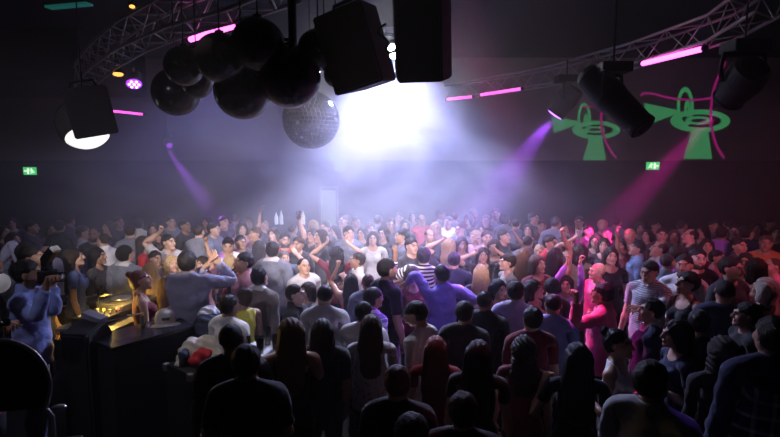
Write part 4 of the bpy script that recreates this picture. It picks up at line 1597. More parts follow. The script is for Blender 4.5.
for dx, dy, h, lb in ((-.20, -.10, .15, 'empty clear glass on the white high table, left one'), (.02, .12, .17, 'tall clear glass on the white high table, rear one'), (.17, -.05, .14, 'clear glass on the white high table, right one'), (.0, -.20, .13, 'short clear glass at the front of the white high table')):
    tumbler((c.x + dx * .7, c.y + dy * .7, 1.101), .036, h, None, lb, 'glasses on the white high table')
# ------------------------------------------------------------------ the people
SK = {'a': (.62, .40, .30), 'b': (.52, .32, .225), 'c': (.40, .235, .155), 'd': (.20, .11, .07)}
HC = {'blk': (.012, .009, .008), 'dk': (.030, .019, .013), 'br': (.075, .042, .024), 'lbr': (.17, .095, .05), 'bl': (.48, .33, .17),
      'pbl': (.70, .55, .34), 'red': (.16, .035, .02), 'gry': (.16, .14, .13), 'wbl': (.72, .66, .58)}
CL = {'black': (.014, .013, .015), 'char': (.045, .043, .048), 'navy': (.02, .025, .07), 'white': (.78, .77, .76), 'gray': (.30, .30, .31),
      'lgray': (.52, .52, .54), 'lav': (.40, .38, .52), 'red': (.50, .03, .035), 'maroon': (.16, .02, .035), 'pink': (.75, .16, .30),
      'rose': (.42, .20, .25), 'purple': (.40, .16, .62), 'violet': (.26, .20, .62), 'blue': (.13, .19, .42), 'denim': (.14, .22, .36), 'yellow': (.80, .72, .10),
      'brown': (.12, .075, .05), 'olive': (.22, .19, .14), 'sky': (.24, .30, .64), 'taupe': (.24, .20, .17), 'orange': (.45, .17, .07), 'slate': (.16, .17, .22), 'green': (.08, .50, .20)}
PAT = {'stripe': ('white', 'black', 'stripes', 1.0), 'lstripe': ('white', 'violet', 'stripes', 1.1), 'fine': ('lgray', 'slate', 'fine', 1), 'plaid': ('navy', 'lgray', 'plaid', 1),
       'bplaid': ('brown', 'olive', 'plaid', 1), 'suit': ('black', 'white', 'panel', 1), 'nsuit': ('navy', 'sky', 'panel', 1), 'gsuit': ('slate', 'lgray', 'collar', 1),
       'redcol': ('fine', 'red', 'collar', 1), 'print': ('black', 'white', 'print', 1), 'flower': ('lgray', 'rose', 'speckle', 1), 'dye': ('white', 'purple', 'blotch', 1),
       'pstripe': ('pink', 'white', 'stripes', .7), 'redjk': ('red', 'black', 'panel', 1), 'bprint': ('blue', 'green', 'print', 1), 'vest': ('taupe', 'white', 'collar', 1),
       'navycol': ('navy', 'lgray', 'collar', 1)}
_mc = {}


def gm(kind, *a):
    key = (kind,) + a
    if key not in _mc:
        if kind == 'skin': _mc[key] = skin_mat('skin_' + '_'.join(map(str, a)), SK[a[0]], HC[a[1]], a[2])
        elif kind == 'hair': _mc[key] = hair_mat('hair_' + a[0], HC[a[0]])
        elif kind == 'cloth':
            n = a[0]
            if n in PAT:
                c1, c2, pt, sc = PAT[n]
                _mc[key] = cloth_mat('cloth_' + n, CL[c1] if c1 in CL else CL['gray'], CL[c2], pt, sc)
            else: _mc[key] = cloth_mat('cloth_' + n, CL[n])
    return _mc[key]


MAT['shoe'] = mat('shoe_leather', (.015, .013, .012), rough=.4)
TROUS = [cloth_mat('trousers_black', (.012, .012, .014)), cloth_mat('trousers_indigo', (.03, .045, .10)), cloth_mat('trousers_grey', (.06, .06, .065))]

PEOPLE = []


def P(x, y, sex, face, hair, top, L, R, label, **k):
    if 'person' not in label: label = 'person with ' + label
    PEOPLE.append(dict(x=x, y=y, sex=sex, face=face, hair=hair, top=top, L=L, R=R, label=label, **k))


def px(x, y, dd=0., pole=None, curl=.8, lift=.22):
    return ('px', x, y, dd, pole, curl, lift)


FIST = 1.35
# ---- left edge and DJ corner
P(29, 273, 'm', 78, 'short:blk', 'shirt:sky', px(52, 277, -.06, (.3, -.2, -1), .8, .05), px(48, 280, -.12, (-.5, 0, -1), .9, .05), 'bearded photographer in a sky blue shirt aiming a camera', d=4.45, z0=.2, skin='c', beard=.8, nod=.05, indigo=1, sleeves=1)
P(-26, 302, 'f', 70, 'long:blk', 'blouse:maroon', 'down', px(6, 328, -.05, (-.2, .2, -1), 1.2, 0), 'person in dark red cut by the left picture edge, holding a glass of beer', d=3.75)
P(24, 240, 'm', -60, 'short:blk', 'shirt:lav', 'down', px(0, 266, .0, (0, 0, 1), .5, .1), 'person in a pale lavender shirt bent over sideways behind the photographer', lean=.75, d=6.3, twist=.3)
P(33, 258, 'm', 75, 'short:blk', 'tee:black', 'down', 'down', 'dark haired person in black directly behind the camera flash', d=5.35, skin='b')
P(14, 239, 'f', 30, 'long:dk', 'top:red', 'chest', 'down', 'long haired person in red behind the bent lavender shirt')
P(4, 232, 'f', 40, 'long:blk', 'top:black', 'down', 'chin', 'dark haired person in black at the far left picture edge')
P(51, 229, 'f', 10, 'long:dk', 'dress:black', 'fold', 'fold', 'bare armed person in a black dress with folded arms left of the haze')
P(60, 226, 'm', 150, 'short:blk', 'tee:black', 'down', 'down', 'person in black just right of the bare armed black dress')
P(74, 257, 'f', 85, 'long:dk', 'top:bprint', 'down', 'down', 'long haired person in a blue shirt with a green print facing right', z0=.1)
P(84, 232, 'm', 100, 'short:dk', 'tee:lgray', 'down', 'down', 'faint person in a light shirt left of the bearded shaven head')
P(94, 234, 'm', -15, 'buzz:blk', 'tee:black', 'down', 'down', 'bearded person with a shaven head beside the bright white shirt', beard=.9, skin='c')
P(103, 240, 'm', -130, 'buzz:dk', 'shirt:white', 'down', 'chest', 'balding person in a bright white shirt turned away at the left', d=8.1, skin='b')
P(98, 256, 'f', 60, 'long:blk', 'blouse:char', 'chin', 'down', 'long haired person in dark grey below the bright white shirt', z0=.05)
P(126, 254, 'm', 140, 'short:blk', 'jacket:gsuit', 'down', 'down', 'person in a dark suit jacket with pale collar seen from behind', d=6.5)
P(141, 280, 'f', 95, 'bun:red', 'dress:maroon', 'down', 'chest', 'person with pinned up auburn hair and bare shoulders beside the counter', d=5.6)
P(151, 271, 'f', 165, 'long:bl', 'top:taupe', 'down', 'down', 'long straight blond hair from behind, right of the auburn hair', d=6.3)
P(144, 243, 'f', 85, 'long:dk', 'blouse:redjk', 'chest', 'chest', 'person in a red jacket over black gazing right')
P(156, 258, 'm', 15, 'short:blk', 'tee:char', 'down', 'down', 'dark fringed person above the long blond hair', d=7.2)
P(169, 242, 'm', 50, 'short:blk', 'tee:lgray', 'down', px(162, 231, .05, (-1, 0, .1), .9, .3), 'dark haired person in a pale v neck with one hand above the head')
P(172, 264, 'f', 25, 'wavy:bl', 'top:taupe', 'down', 'chest', 'smiling person with curly blond hair left of the clapping shirt', d=6.9)
P(167, 284, 'f', 175, 'long:lbr', 'top:black', 'down', 'down', 'long honey brown hair from behind against the clapping person', d=5.75)
P(188, 262, 'm', 160, 'short:blk', 'shirt:lav', px(208, 262, .25, (-.6, 0, -.8), .15, .2), px(215, 258, .3, (1, 0, -.9), .15, .2), 'large person in a lavender grey shirt clapping with raised hands', d=5.5, roll=.05)
P(202, 264, 'f', -40, 'bob:dk', 'top:rose', px(204, 236, .05, (.9, 0, -.2), FIST, .3), 'chest', 'person with one bare arm and fist up beside the clapping shirt', d=7.0)
P(171, 222, 'm', 20, 'short:dk', 'tee:slate', 'down', 'down', 'faint person above the raised hand at the left of the haze')
P(139, 224, 'm', 160, 'short:dk', 'shirt:lgray', 'down', 'down', 'faint person in a light shirt seen from behind far left in the haze')
# ---- centre left
P(214, 229, 'm', 60, 'short:dk', 'tee:slate', 'down', 'down', 'faint person at the back above the tie dyed shirt')
P(228, 245, 'm', 5, 'quiff:blk', 'tee:dye', 'down', 'down', 'dark haired person in a white and purple tie dyed t shirt', nod=.25)
P(241, 242, 'm', 20, 'short:blk', 'tee:char', 'down', 'down', 'dark haired person right beside the tie dyed shirt')
P(242, 229, 'f', 10, 'bob:dk', 'top:rose', 'up', 'down', 'pink lit person at the back with an arm up, centre left')
P(255, 234, 'm', -60, 'short:br', 'shirt:rose', 'down', 'chest', 'person in a dusty rose shirt facing left at the back')
P(259, 247, 'f', 160, 'long:blk', 'top:rose', 'down', 'down', 'long black hair from behind over a dusty rose top')
P(273, 234, 'f', -20, 'long:dk', 'top:char', 'down', 'chest', 'long haired person facing left below the white bottles')
P(273, 250, 'm', 150, 'short:blk', 'jacket:gsuit', 'down', 'down', 'person in a dark jacket with pale collar behind the smiling grey hair')
P(285, 240, 'm', 15, 'short:blk', 'tee:red', px(299, 219, .0, (.8, 0, -.6), 1.0, .3), 'down', 'bearded person in red raising a drink high', beard=.9)
P(298, 244, 'm', -30, 'short:br', 'tee:char', 'down', 'down', 'brown haired person just right of the bearded red shirt')
P(284, 258, 'm', 10, 'short:gry', 'tee:slate', px(294, 251, -.10, (.6, 0, -1), .3, .15), 'down', 'smiling grey haired person with a bare forearm raised', d=7.1)
P(304, 266, 'm', 15, 'buzz:blk', 'tee:lgray', 'down', 'down', 'person with cropped hair in a light grey t shirt', d=6.8)
P(243, 262, 'm', -80, 'short:blk', 'shirt:rose', 'down', 'down', 'dark haired person in dusty rose facing left below the tie dye')
P(230, 262, 'f', 170, 'bob:bl', 'top:taupe', 'chest', 'down', 'short blond hair from behind at centre left', d=7.1)
P(237, 276, 'f', 150, 'long:blk', 'top:maroon', 'down', 'down', 'black haired person right of the clapping hands', d=6.3)
P(260, 277, 'm', 140, 'short:blk', 'jacket:vest', 'down', 'down', 'tall person in a brown grey jacket with white collar from behind', d=5.6)
P(243, 297, 'f', -150, 'bun:br', 'tank:yellow', 'down', 'chest', 'bare shouldered person in a bright yellow tank top', d=5.3, skin='b')
P(230, 305, 'm', 140, 'short:blk', 'tee:white', 'down', 'down', 'black haired person in white in front of the yellow top', d=4.9)
P(296, 294, 'm', 75, 'short:dk', 'jacket:char', 'down', 'down', 'brown haired person in a dark jacket facing right at centre left', d=5.3)
P(307, 291, 'f', -60, 'bob:dk', 'top:slate', 'chin', 'down', 'person whose face is half hidden by the dark jacket', d=5.8)
P(312, 235, 'f', -30, 'long:dk', 'top:black', 'down', 'chest', 'long haired pale face, left one of the pair below the lit doorway')
P(320, 236, 'f', -45, 'long:dk', 'top:char', 'down', 'chest', 'long haired pale face, right one of the pair below the lit doorway')
P(313, 226, 'f', 0, 'bob:bl', 'top:slate', 'down', 'down', 'blond head at the very back left of the lit doorway')
P(325, 228, 'm', -30, 'short:dk', 'tee:char', 'down', 'down', 'dark head at the very back directly below the lit doorway')
P(345, 221, 'm', -60, 'short:br', 'tee:rose', 'down', 'down', 'tall person at the back just right of the lit doorway', H=1.86)
P(349, 233, 'm', 0, 'curly:blk', 'tee:slate', 'down', 'down', 'dark curly head in front of the tall back person')
P(337, 254, 'f', 175, 'wavy:blk', 'top:maroon', px(327, 243, .05, (-1, 0, .4), .6, .3), px(346, 242, .05, (1, 0, .4), .6, .3), 'big black hair with both arms curved overhead in the centre')
P(357, 260, 'm', -80, 'short:dk', 'shirt:white', 'chin', 'chest', 'person in a white shirt with a hand at the mouth facing left', d=7.0)
P(362, 233, 'f', -20, 'long:dk', 'top:char', 'down', 'down', 'pale long haired person left of the big haired back row pair')
P(370, 229, 'f', 30, 'wavy:br', 'top:slate', 'down', 'down', 'brown wavy head at the back centre')
P(373, 238, 'f', 0, 'long:dk', 'top:lgray', 'drink', 'down', 'person with a pale top holding a hand to the chest at the centre back')
P(383, 233, 'f', -15, 'wavy:dk', 'blouse:black', 'chest', 'chest', 'person with big dark hair and black blouse, face brightly lit')
P(391, 224, 'm', 0, 'short:dk', 'tee:char', 'down', 'down', 'dark head at the back above the big dark hair')
P(399, 218, 'm', -10, 'short:br', 'tee:slate', 'down', 'down', 'farthest head in the centre below the white beam')
P(405, 225, 'f', 20, 'bob:dk', 'top:char', 'down', 'chin', 'dark head left of the red polo at the back')
P(402, 236, 'm', -85, 'short:blk', 'tee:slate', 'down', 'down', 'dark haired profile facing left beside the striped sleeve')
P(351, 281, 'f', 165, 'long:blk', 'tank:pink', px(339, 264, .15, (-.35, 0, -1), FIST, .25), 'down', 'person in a pink tank top raising a slim bare left arm', d=5.9)
P(368, 282, 'm', 170, 'buzz:br', 'shirt:slate', 'down', 'down', 'cropped brown head from behind in the middle of the crowd', d=5.9)
P(325, 295, 'm', 172, 'buzz:blk', 'shirt:lgray', 'chest', 'chest', 'broad person in a pale grey shirt seen from behind', d=5.0, skin='b')
P(374, 298, 'm', 120, 'curly:blk', 'shirt:lstripe', 'down', 'down', 'curly black head above a white and purple striped shoulder', d=5.15)
P(364, 312, 'm', 165, 'short:blk', 'shirt:white', 'fwd', 'down', 'black haired person in a white shirt behind the long brown hair', d=4.7)
P(388, 269, 'm', 120, 'short:blk', 'tee:print', 'down', 'down', 'dark haired person in a black shirt with a white print')
P(424, 256, 'm', 175, 'short:blk', 'shirt:stripe', px(396, 254, .1, (0, 0, -1), .3, .25), 'down', 'person in bold black and white stripes stretching an arm left', d=6.4)
P(413, 275, 'f', 30, 'long:dk', 'top:maroon', 'down', 'down', 'pink faced long haired person left of the violet jumper', d=6.2)
P(441, 274, 'm', -140, 'short:blk', 'shirt:violet', px(406, 284, .35, (-.3, 0, 1), .4, .1), px(460, 286, .3, (1, 0, -.6), .5, .05), 'person in a violet blue jumper with both arms spread', d=5.7)
P(454, 260, 'm', 178, 'short:blk', 'tee:navy', 'down', 'down', 'broad person in a navy t shirt behind the violet jumper', d=6.6)
P(422, 220, 'm', 0, 'receding:dk', 'polo:red', 'down', 'down', 'balding person in a bright red polo shirt at the back')
P(430, 236, 'm', 25, 'receding:dk', 'tee:black', 'down', 'down', 'balding person in black in front of the red polo')
P(436, 228, 'f', 10, 'bob:bl', 'top:char', 'down', 'down', 'blond head directly right of the red polo')
P(448, 222, 'm', -20, 'short:dk', 'tee:white', 'down', 'chest', 'person in a white t shirt at the back right of the red polo')
P(460, 229, 'm', -30, 'short:br', 'tee:slate', 'down', 'down', 'person right of the white t shirt at the back')
P(450, 246, 'f', 140, 'long:bl', 'top:black', px(444, 240, .0, (-.6, 0, -1), FIST, .2), 'down', 'blond person in black with one bare fist held up')
P(462, 244, 'f', 10, 'long:dk', 'top:char', 'down', 'down', 'long dark haired face right of the raised bare fist')
P(475, 237, 'f', -30, 'bob:bl', 'top:rose', px(480, 240, -.12, (.2, 0, -1), .9, .1), 'down', 'blond person holding a bent bare arm up at centre right')
P(480, 230, 'f', 20, 'long:dk', 'top:slate', 'down', 'down', 'dark head at the back above the bent bare arm')
P(487, 238, 'm', 10, 'short:br', 'tee:rose', 'down', 'down', 'brown haired face beside the bent bare arm')
P(483, 255, 'f', 5, 'long:dk', 'top:black', px(494, 249, -.08, (.8, 0, -.8), .9, .25), px(475, 253, -.08, (-1, 0, -.5), 1.0, .25), 'person in black with both bare arms raised to the hair', d=7.3)
P(481, 273, 'f', 175, 'long:bl', 'top:char', 'down', 'down', 'long blond hair from behind below the raised bare arms', d=6.2)
P(496, 214, 'm', -10, 'short:dk', 'shirt:char', 'down', 'down', 'tall dark person standing highest at the centre back', H=1.88)
P(486, 220, 'm', 10, 'short:dk', 'tee:black', 'down', 'down', 'dim head just left of the tallest back person')
P(506, 220, 'm', 160, 'short:dk', 'shirt:slate', 'down', 'down', 'dim person in slate just right of the tallest back person')
P(504, 236, 'm', 60, 'short:blk', 'tee:black', px(514, 234, -.05, (.5, 0, -1), .3, .1), 'down', 'laughing dark haired person with a hand up at centre right')
P(494, 247, 'f', -10, 'bob:dk', 'top:char', 'chin', 'down', 'face half covered by a hand right of the raised arms')
P(507, 262, 'f', -70, 'curly:dk', 'top:gray', 'down', 'chest', 'curly dark hair with bright pink lit face looking left', d=6.6)
P(499, 289, 'f', 30, 'long:blk', 'top:maroon', 'down', 'down', 'long black haired person with a pinkish face near the centre', d=5.4)
P(524, 256, 'f', 165, 'long:lbr', 'tank:black', 'down', 'down', 'light brown hair from behind right of the pink lit face')
P(538, 264, 'f', 40, 'bob:br', 'top:maroon', 'drink', 'down', 'brown haired person looking down left of the pink raised arms')
# ---- right of centre
P(542, 226, 'm', 0, 'short:dk', 'shirt:bplaid', 'down', 'down', 'person in a brown plaid shirt at the back right of centre')
P(579, 222, 'm', 0, 'short:blk', 'jacket:suit', 'down', 'down', 'person in a black jacket open over a white shirt at the back')
P(603, 226, 'm', 20, 'short:bl', 'tee:char', 'down', 'down', 'light haired dim person right of the open black jacket')
P(551, 243, 'm', 50, 'short:dk', 'shirt:red', 'down', 'down', 'person in a red shirt behind the high raised fist')
P(540, 252, 'f', 15, 'bun:bl', 'top:black', 'chin', 'down', 'blond person with pinned hair touching the chin', d=7.6)
P(556, 256, 'f', 150, 'long:blk', 'tank:black', 'down', px(561, 232, .05, (.4, 0, -1), FIST, .3), 'black haired person throwing a bare fist high')
P(569, 243, 'f', 10, 'long:dk', 'top:olive', 'down', 'down', 'dim face right of the high bare fist')
P(580, 252, 'f', 175, 'bob:dk', 'top:olive', px(576, 238, .0, (-.5, 0, -1), .6, .3), 'down', 'short dark hair from behind with a hand up in front of the suit')
P(595, 241, 'f', 0, 'long:dk', 'top:maroon', 'down', 'down', 'dim long haired person, left of the two below the light hair')
P(604, 245, 'f', -10, 'long:dk', 'top:char', 'chin', 'down', 'dim long haired person, right of the two below the light hair')
P(607, 234, 'm', 10, 'short:blk', 'tee:black', 'down', 'down', 'dark head at the back left of the raised slim arm')
P(597, 271, 'm', -60, 'buzz:pbl', 'tee:pink', 'down', 'down', 'pale cropped head glowing hot pink under the magenta beam', d=6.4, skin='a')
P(566, 284, 'f', 0, 'bob:dk', 'blouse:purple', px(580, 257, -.05, (.7, 0, -.8), .9, .3), px(570, 258, -.05, (-1, 0, -.6), .9, .3), 'person in a purple blouse with both arms straight up', d=6.0)
P(534, 289, 'f', 75, 'bob:dk', 'top:rose', 'down', 'down', 'dark haired profile facing right, cheek glowing pink', d=5.5)
P(516, 291, 'm', 175, 'short:blk', 'shirt:lav', 'down', 'down', 'black head from behind over a pale lavender shirt', d=5.15)
P(552, 287, 'm', 172, 'curly:blk', 'tee:char', 'down', 'down', 'black curly head from behind at the foot of the purple arms', d=5.6)
P(553, 304, 'm', 178, 'buzz:blk', 'shirt:sky', 'down', 'down', 'bald head from behind over a blue grey collared shirt', d=4.75, skin='b')
P(532, 318, 'm', -165, 'short:blk', 'tee:maroon', 'down', 'down', 'black head from behind in dark red in front of the bald head', d=4.4)
P(602, 293, 'm', -110, 'short:blk', 'shirt:pink', px(577, 294, -.10, (0, 0, -1), FIST, .1), px(588, 316, -.2, (-.4, 0, -1), 1.0, .0), 'tall black haired person in a bright pink shirt holding an amber drink', d=4.75, skin='c')
P(619, 343, 'f', 80, 'bun:blk', 'tank:white', 'down', 'down', 'person with pinned black hair in a white tank top', d=3.75, skin='b')
P(620, 245, 'f', 0, 'long:dk', 'top:maroon', px(617, 231, .0, (.3, 0, -1), .5, .3), 'down', 'person raising a slim arm at the back in the magenta beam')
P(611, 256, 'f', 20, 'long:dk', 'top:black', 'down', 'chest', 'dim face left below the slim raised arm')
P(630, 236, 'm', -10, 'short:bl', 'tee:maroon', 'down', 'down', 'fair haired dim person behind the blue denim shirt')
P(647, 235, 'f', -20, 'long:dk', 'top:maroon', 'down', 'down', 'pink tinted face between the denim shirt and grey jacket')
P(637, 248, 'm', -80, 'short:blk', 'shirt:denim', 'down', 'down', 'dark haired profile in a blue denim shirt facing left')
P(659, 249, 'm', -80, 'receding:dk', 'jacket:taupe', 'down', 'down', 'receding dark haired profile in a grey brown jacket facing left')
P(662, 235, 'm', 0, 'short:dk', 'tee:char', 'down', 'down', 'dim head behind the grey brown jacket')
P(674, 236, 'f', 10, 'long:br', 'top:brown', 'down', 'down', 'dim brown haired person left of the balding profile')
P(690, 236, 'm', -75, 'receding:blk', 'tee:black', 'chin', 'down', 'balding person in black looking left at the right back')
P(677, 253, 'm', 170, 'short:dk', 'tee:purple', 'down', 'down', 'person in a light purple t shirt behind the white striped shoulder')
P(684, 265, 'm', -5, 'short:blk', 'shirt:white', 'down', 'down', 'bearded dark haired person in white above the curly dark hair', beard=.8)
P(698, 258, 'm', 20, 'short:blk', 'tee:black', 'down', 'down', 'bearded person in black with half the face in shadow', beard=.9)
P(707, 246, 'f', 10, 'long:dk', 'top:maroon', 'down', 'down', 'dim long haired face left of the bright purple t shirt')
P(649, 271, 'm', -25, 'short:blk', 'polo:fine', px(638, 308, -.25, (.6, 0, -.6), .6, 0), 'down', 'smiling person in a grey striped polo with red collar', d=5.75, nod=.15, skin='b')
P(687, 283, 'f', -45, 'curly:blk', 'dress:black', 'down', 'down', 'smiling person with dark curls in a black strappy top', d=5.3)
P(722, 233, 'm', 165, 'short:dk', 'tee:purple', 'down', 'down', 'person in a bright purple t shirt turned away at the right back')
P(735, 231, 'm', -10, 'short:blk', 'tee:char', 'down', 'down', 'pink lit face right of the bright purple t shirt')
P(739, 246, 'm', 60, 'short:blk', 'shirt:char', 'chest', 'down', 'dark haired person facing right below the pink lit face')
P(747, 233, 'm', 150, 'short:blk', 'jacket:nsuit', 'down', 'down', 'person in a navy jacket with pale blue collar at the right')
P(718, 258, 'm', 70, 'short:blk', 'tee:rose', px(707, 275, -.15, (-.3, 0, -1), .3, 0), 'down', 'pink lit person pointing left with a bare arm', d=7.0, skin='c')
P(766, 243, 'm', 0, 'short:br', 'tee:orange', 'down', 'down', 'dim person in rust orange near the right picture edge')
P(776, 232, 'f', 0, 'long:dk', 'top:maroon', 'down', 'down', 'dim person at the right picture edge, farthest row')
P(772, 266, 'm', -70, 'buzz:br', 'tee:pink', 'down', 'down', 'cropped head with pink t shirt facing left at the right edge', d=6.4)
P(757, 268, 'f', 170, 'bob:dk', 'tank:pink', 'down', 'down', 'bare backed person in pink behind the platinum hair')
P(764, 289, 'f', -110, 'bob:wbl', 'top:black', 'down', 'down', 'platinum blond hair turned left near the right edge', d=5.2)
P(725, 291, 'm', 175, 'buzz:blk', 'tee:navy', 'down', 'down', 'cropped black head from behind in a navy jumper', d=4.75)
P(746, 315, 'm', -75, 'curly:blk', 'tee:black', 'down', 'down', 'dark bushy haired profile with a lit nose facing left', d=4.5)
P(651, 311, 'm', -80, 'slick:blk', 'jacket:navycol', 'down', 'down', 'slicked black hair profile in a navy suit with white collar', d=4.35, skin='b')
P(676, 334, 'f', -60, 'bob:blk', 'top:navy', 'chest', 'down', 'black haired person with a lit cheek behind the navy suit', d=3.95)
P(653, 380, 'm', 160, 'short:blk', 'tee:lgray', 'down', 'down', 'black haired silhouette in a pale shirt at the bottom right', d=2.75)
P(722, 352, 'f', -150, 'wavy:dk', 'blouse:black', 'down', 'down', 'long frizzy dark hair silhouette left of the plaid shirt', d=3.5)
P(772, 335, 'm', -160, 'short:blk', 'shirt:plaid', 'down', 'down', 'person in a blue plaid shirt at the lower right corner', d=3.3)
P(700, 322, 'm', 170, 'short:blk', 'tee:black', 'down', 'down', 'black silhouette between the navy jumper and navy suit', d=4.1)
# ---- dark front rows
P(232, 338, 'm', 170, 'buzz:blk', 'tee:black', 'down', 'chest', 'dark cropped head silhouette left of the round black head', d=3.95, skin='d')
P(247, 361, 'm', 175, 'short:blk', 'tee:black', 'down', 'chest', 'round black head silhouette, lowest at the left front', d=3.2, skin='b')
P(290, 332, 'f', 172, 'long:lbr', 'tank:black', 'down', px(303, 352, .05, (1, 0, -1), .9, 0), 'long golden brown hair over a bare shouldered black top', d=4.05)
P(322, 331, 'm', 178, 'long:blk', 'tee:black', 'down', 'down', 'black haired silhouette in a black t shirt at centre front', d=4.1, short=1)
P(371, 326, 'f', 178, 'long:br', 'blouse:flower', 'down', 'down', 'long straight brown hair over a pale flowered blouse', d=4.2)
P(415, 313, 'm', -110, 'curly:dk', 'tee:white', 'down', 'down', 'curly haired profile in white looking down to the left', d=4.6, nod=.5)
P(465, 312, 'm', 175, 'short:blk', 'tee:char', 'down', 'down', 'black head from behind in charcoal at the centre', d=4.65)
P(485, 301, 'm', 165, 'buzz:blk', 'jacket:black', 'down', 'down', 'shaven brown head from behind in a black jacket', d=4.9, skin='c')
P(436, 348, 'f', 175, 'long:red', 'top:maroon', 'down', 'down', 'long red haired silhouette with glowing red rim at the front', d=3.85)
P(479, 354, 'f', 178, 'long:blk', 'top:black', 'down', 'down', 'long black haired silhouette right of the red haired one', d=3.65)
P(524, 349, 'f', 170, 'wavy:dk', 'top:maroon', 'down', 'down', 'dark wavy haired silhouette with a magenta rim at the front', d=3.75)
P(577, 357, 'f', -170, 'long:blk', 'top:black', px(546, 377, .1, (-.5, 0, -1), .9, 0), 'chest', 'long black haired silhouette holding hands up at front right', d=3.55)
P(398, 381, 'm', 175, 'short:red', 'tee:black', 'down', 'down', 'reddish haired silhouette in black at the centre bottom', d=2.95)
P(463, 409, 'm', 178, 'short:dk', 'tee:black', 'down', 'down', 'low dark head at the bottom edge right of the reddish hair', d=2.75)
P(412, 434, 'm', 178, 'short:dk', 'tee:black', 'down', 'down', 'top of a dark head cut by the bottom edge', d=2.45)

# ---- indistinct people in the deep haze and dark of the last rows
DIM = [(12, 223), (32, 227), (70, 221), (108, 227), (119, 222), (131, 232), (153, 229), (185, 226), (199, 232), (207, 222), (224, 222), (235, 219), (249, 222), (263, 224),
       (293, 229), (334, 231), (356, 222), (378, 220), (413, 216), (441, 215), (455, 217), (468, 219), (474, 213), (516, 224), (528, 230), (534, 218), (556, 223), (568, 229),
       (589, 231), (617, 222), (640, 228), (655, 226), (682, 226), (702, 232), (714, 226), (729, 224), (757, 228), (770, 224), (20, 250), (160, 236), (412, 246), (528, 242), (745, 262), (732, 268), (668, 262)]
for i, (x, y) in enumerate(DIM):
    s = 'mf'[i * 7 % 3 == 0]
    P(x, y, s, [0, 170, 30, -40, 150, 60][i * 5 % 6], ('short:dk', 'short:blk', 'buzz:dk')[i % 3] if s == 'm' else ('long:dk', 'bob:blk', 'long:br')[i % 3],
      ('tee:black', 'tee:char', 'shirt:slate')[i % 3] if s == 'm' else ('top:char', 'top:black', 'top:slate')[i % 3],
      ('down', 'down', 'relaxed', 'chest')[i % 4], ('down', 'drink', 'down')[i % 3],
      'indistinct person in dark clothes lost in the dim last rows of the crowd', grp='indistinct people in the last rows')


def head_depth(e, H):
    zc = e.get('z0', 0) + 1.645 / 1.755 * H
    return (CAM_Z - zc) / -ray(e['x'], e['y']).z


def layout():
    """distance of every person: from head height, then nudged apart along the line of sight"""
    for e in PEOPLE:
        H = e.get('H', 1.77 if e['sex'] == 'm' else 1.70)
        e['_d'] = e.get('d') or min(head_depth(e, H), 13.2)
        e['_d0'] = e['_d']
        e['_u'] = ray(e['x'], e['y']).x
    n = len(PEOPLE)
    u = np.array([e['_u'] for e in PEOPLE]); d = np.array([e['_d'] for e in PEOPLE]); d0 = d.copy()
    yy = np.array([e['y'] for e in PEOPLE], float)
    k = np.array([.02 if e.get('d') else .003 for e in PEOPLE])
    need = np.array([.58 if e['sex'] == 'm' else .54 for e in PEOPLE]); need = (need[:, None] + need[None]) / 2
    d = d + np.array([RNG.normal(0, .25) if e.get('grp') else 0. for e in PEOPLE])
    for it in range(900):
        X, Y = u * d, d
        dx = X[:, None] - X[None]; dy = Y[:, None] - Y[None]
        D = np.sqrt(dx ** 2 + (dy * 1.3) ** 2)
        pen = np.clip(need - D, 0, None); np.fill_diagonal(pen, 0)
        sgn = np.sign(dy + 1e-6 * (yy[None] - yy[:, None]))
        step = (pen * sgn).sum(1) * .15
        d = d + np.clip(step, -.05, .05) + (d0 - d) * k
        d = np.minimum(d, 13.75)
    for e, v in zip(PEOPLE, d): e['_d'] = float(v)


HAND_AT = {}


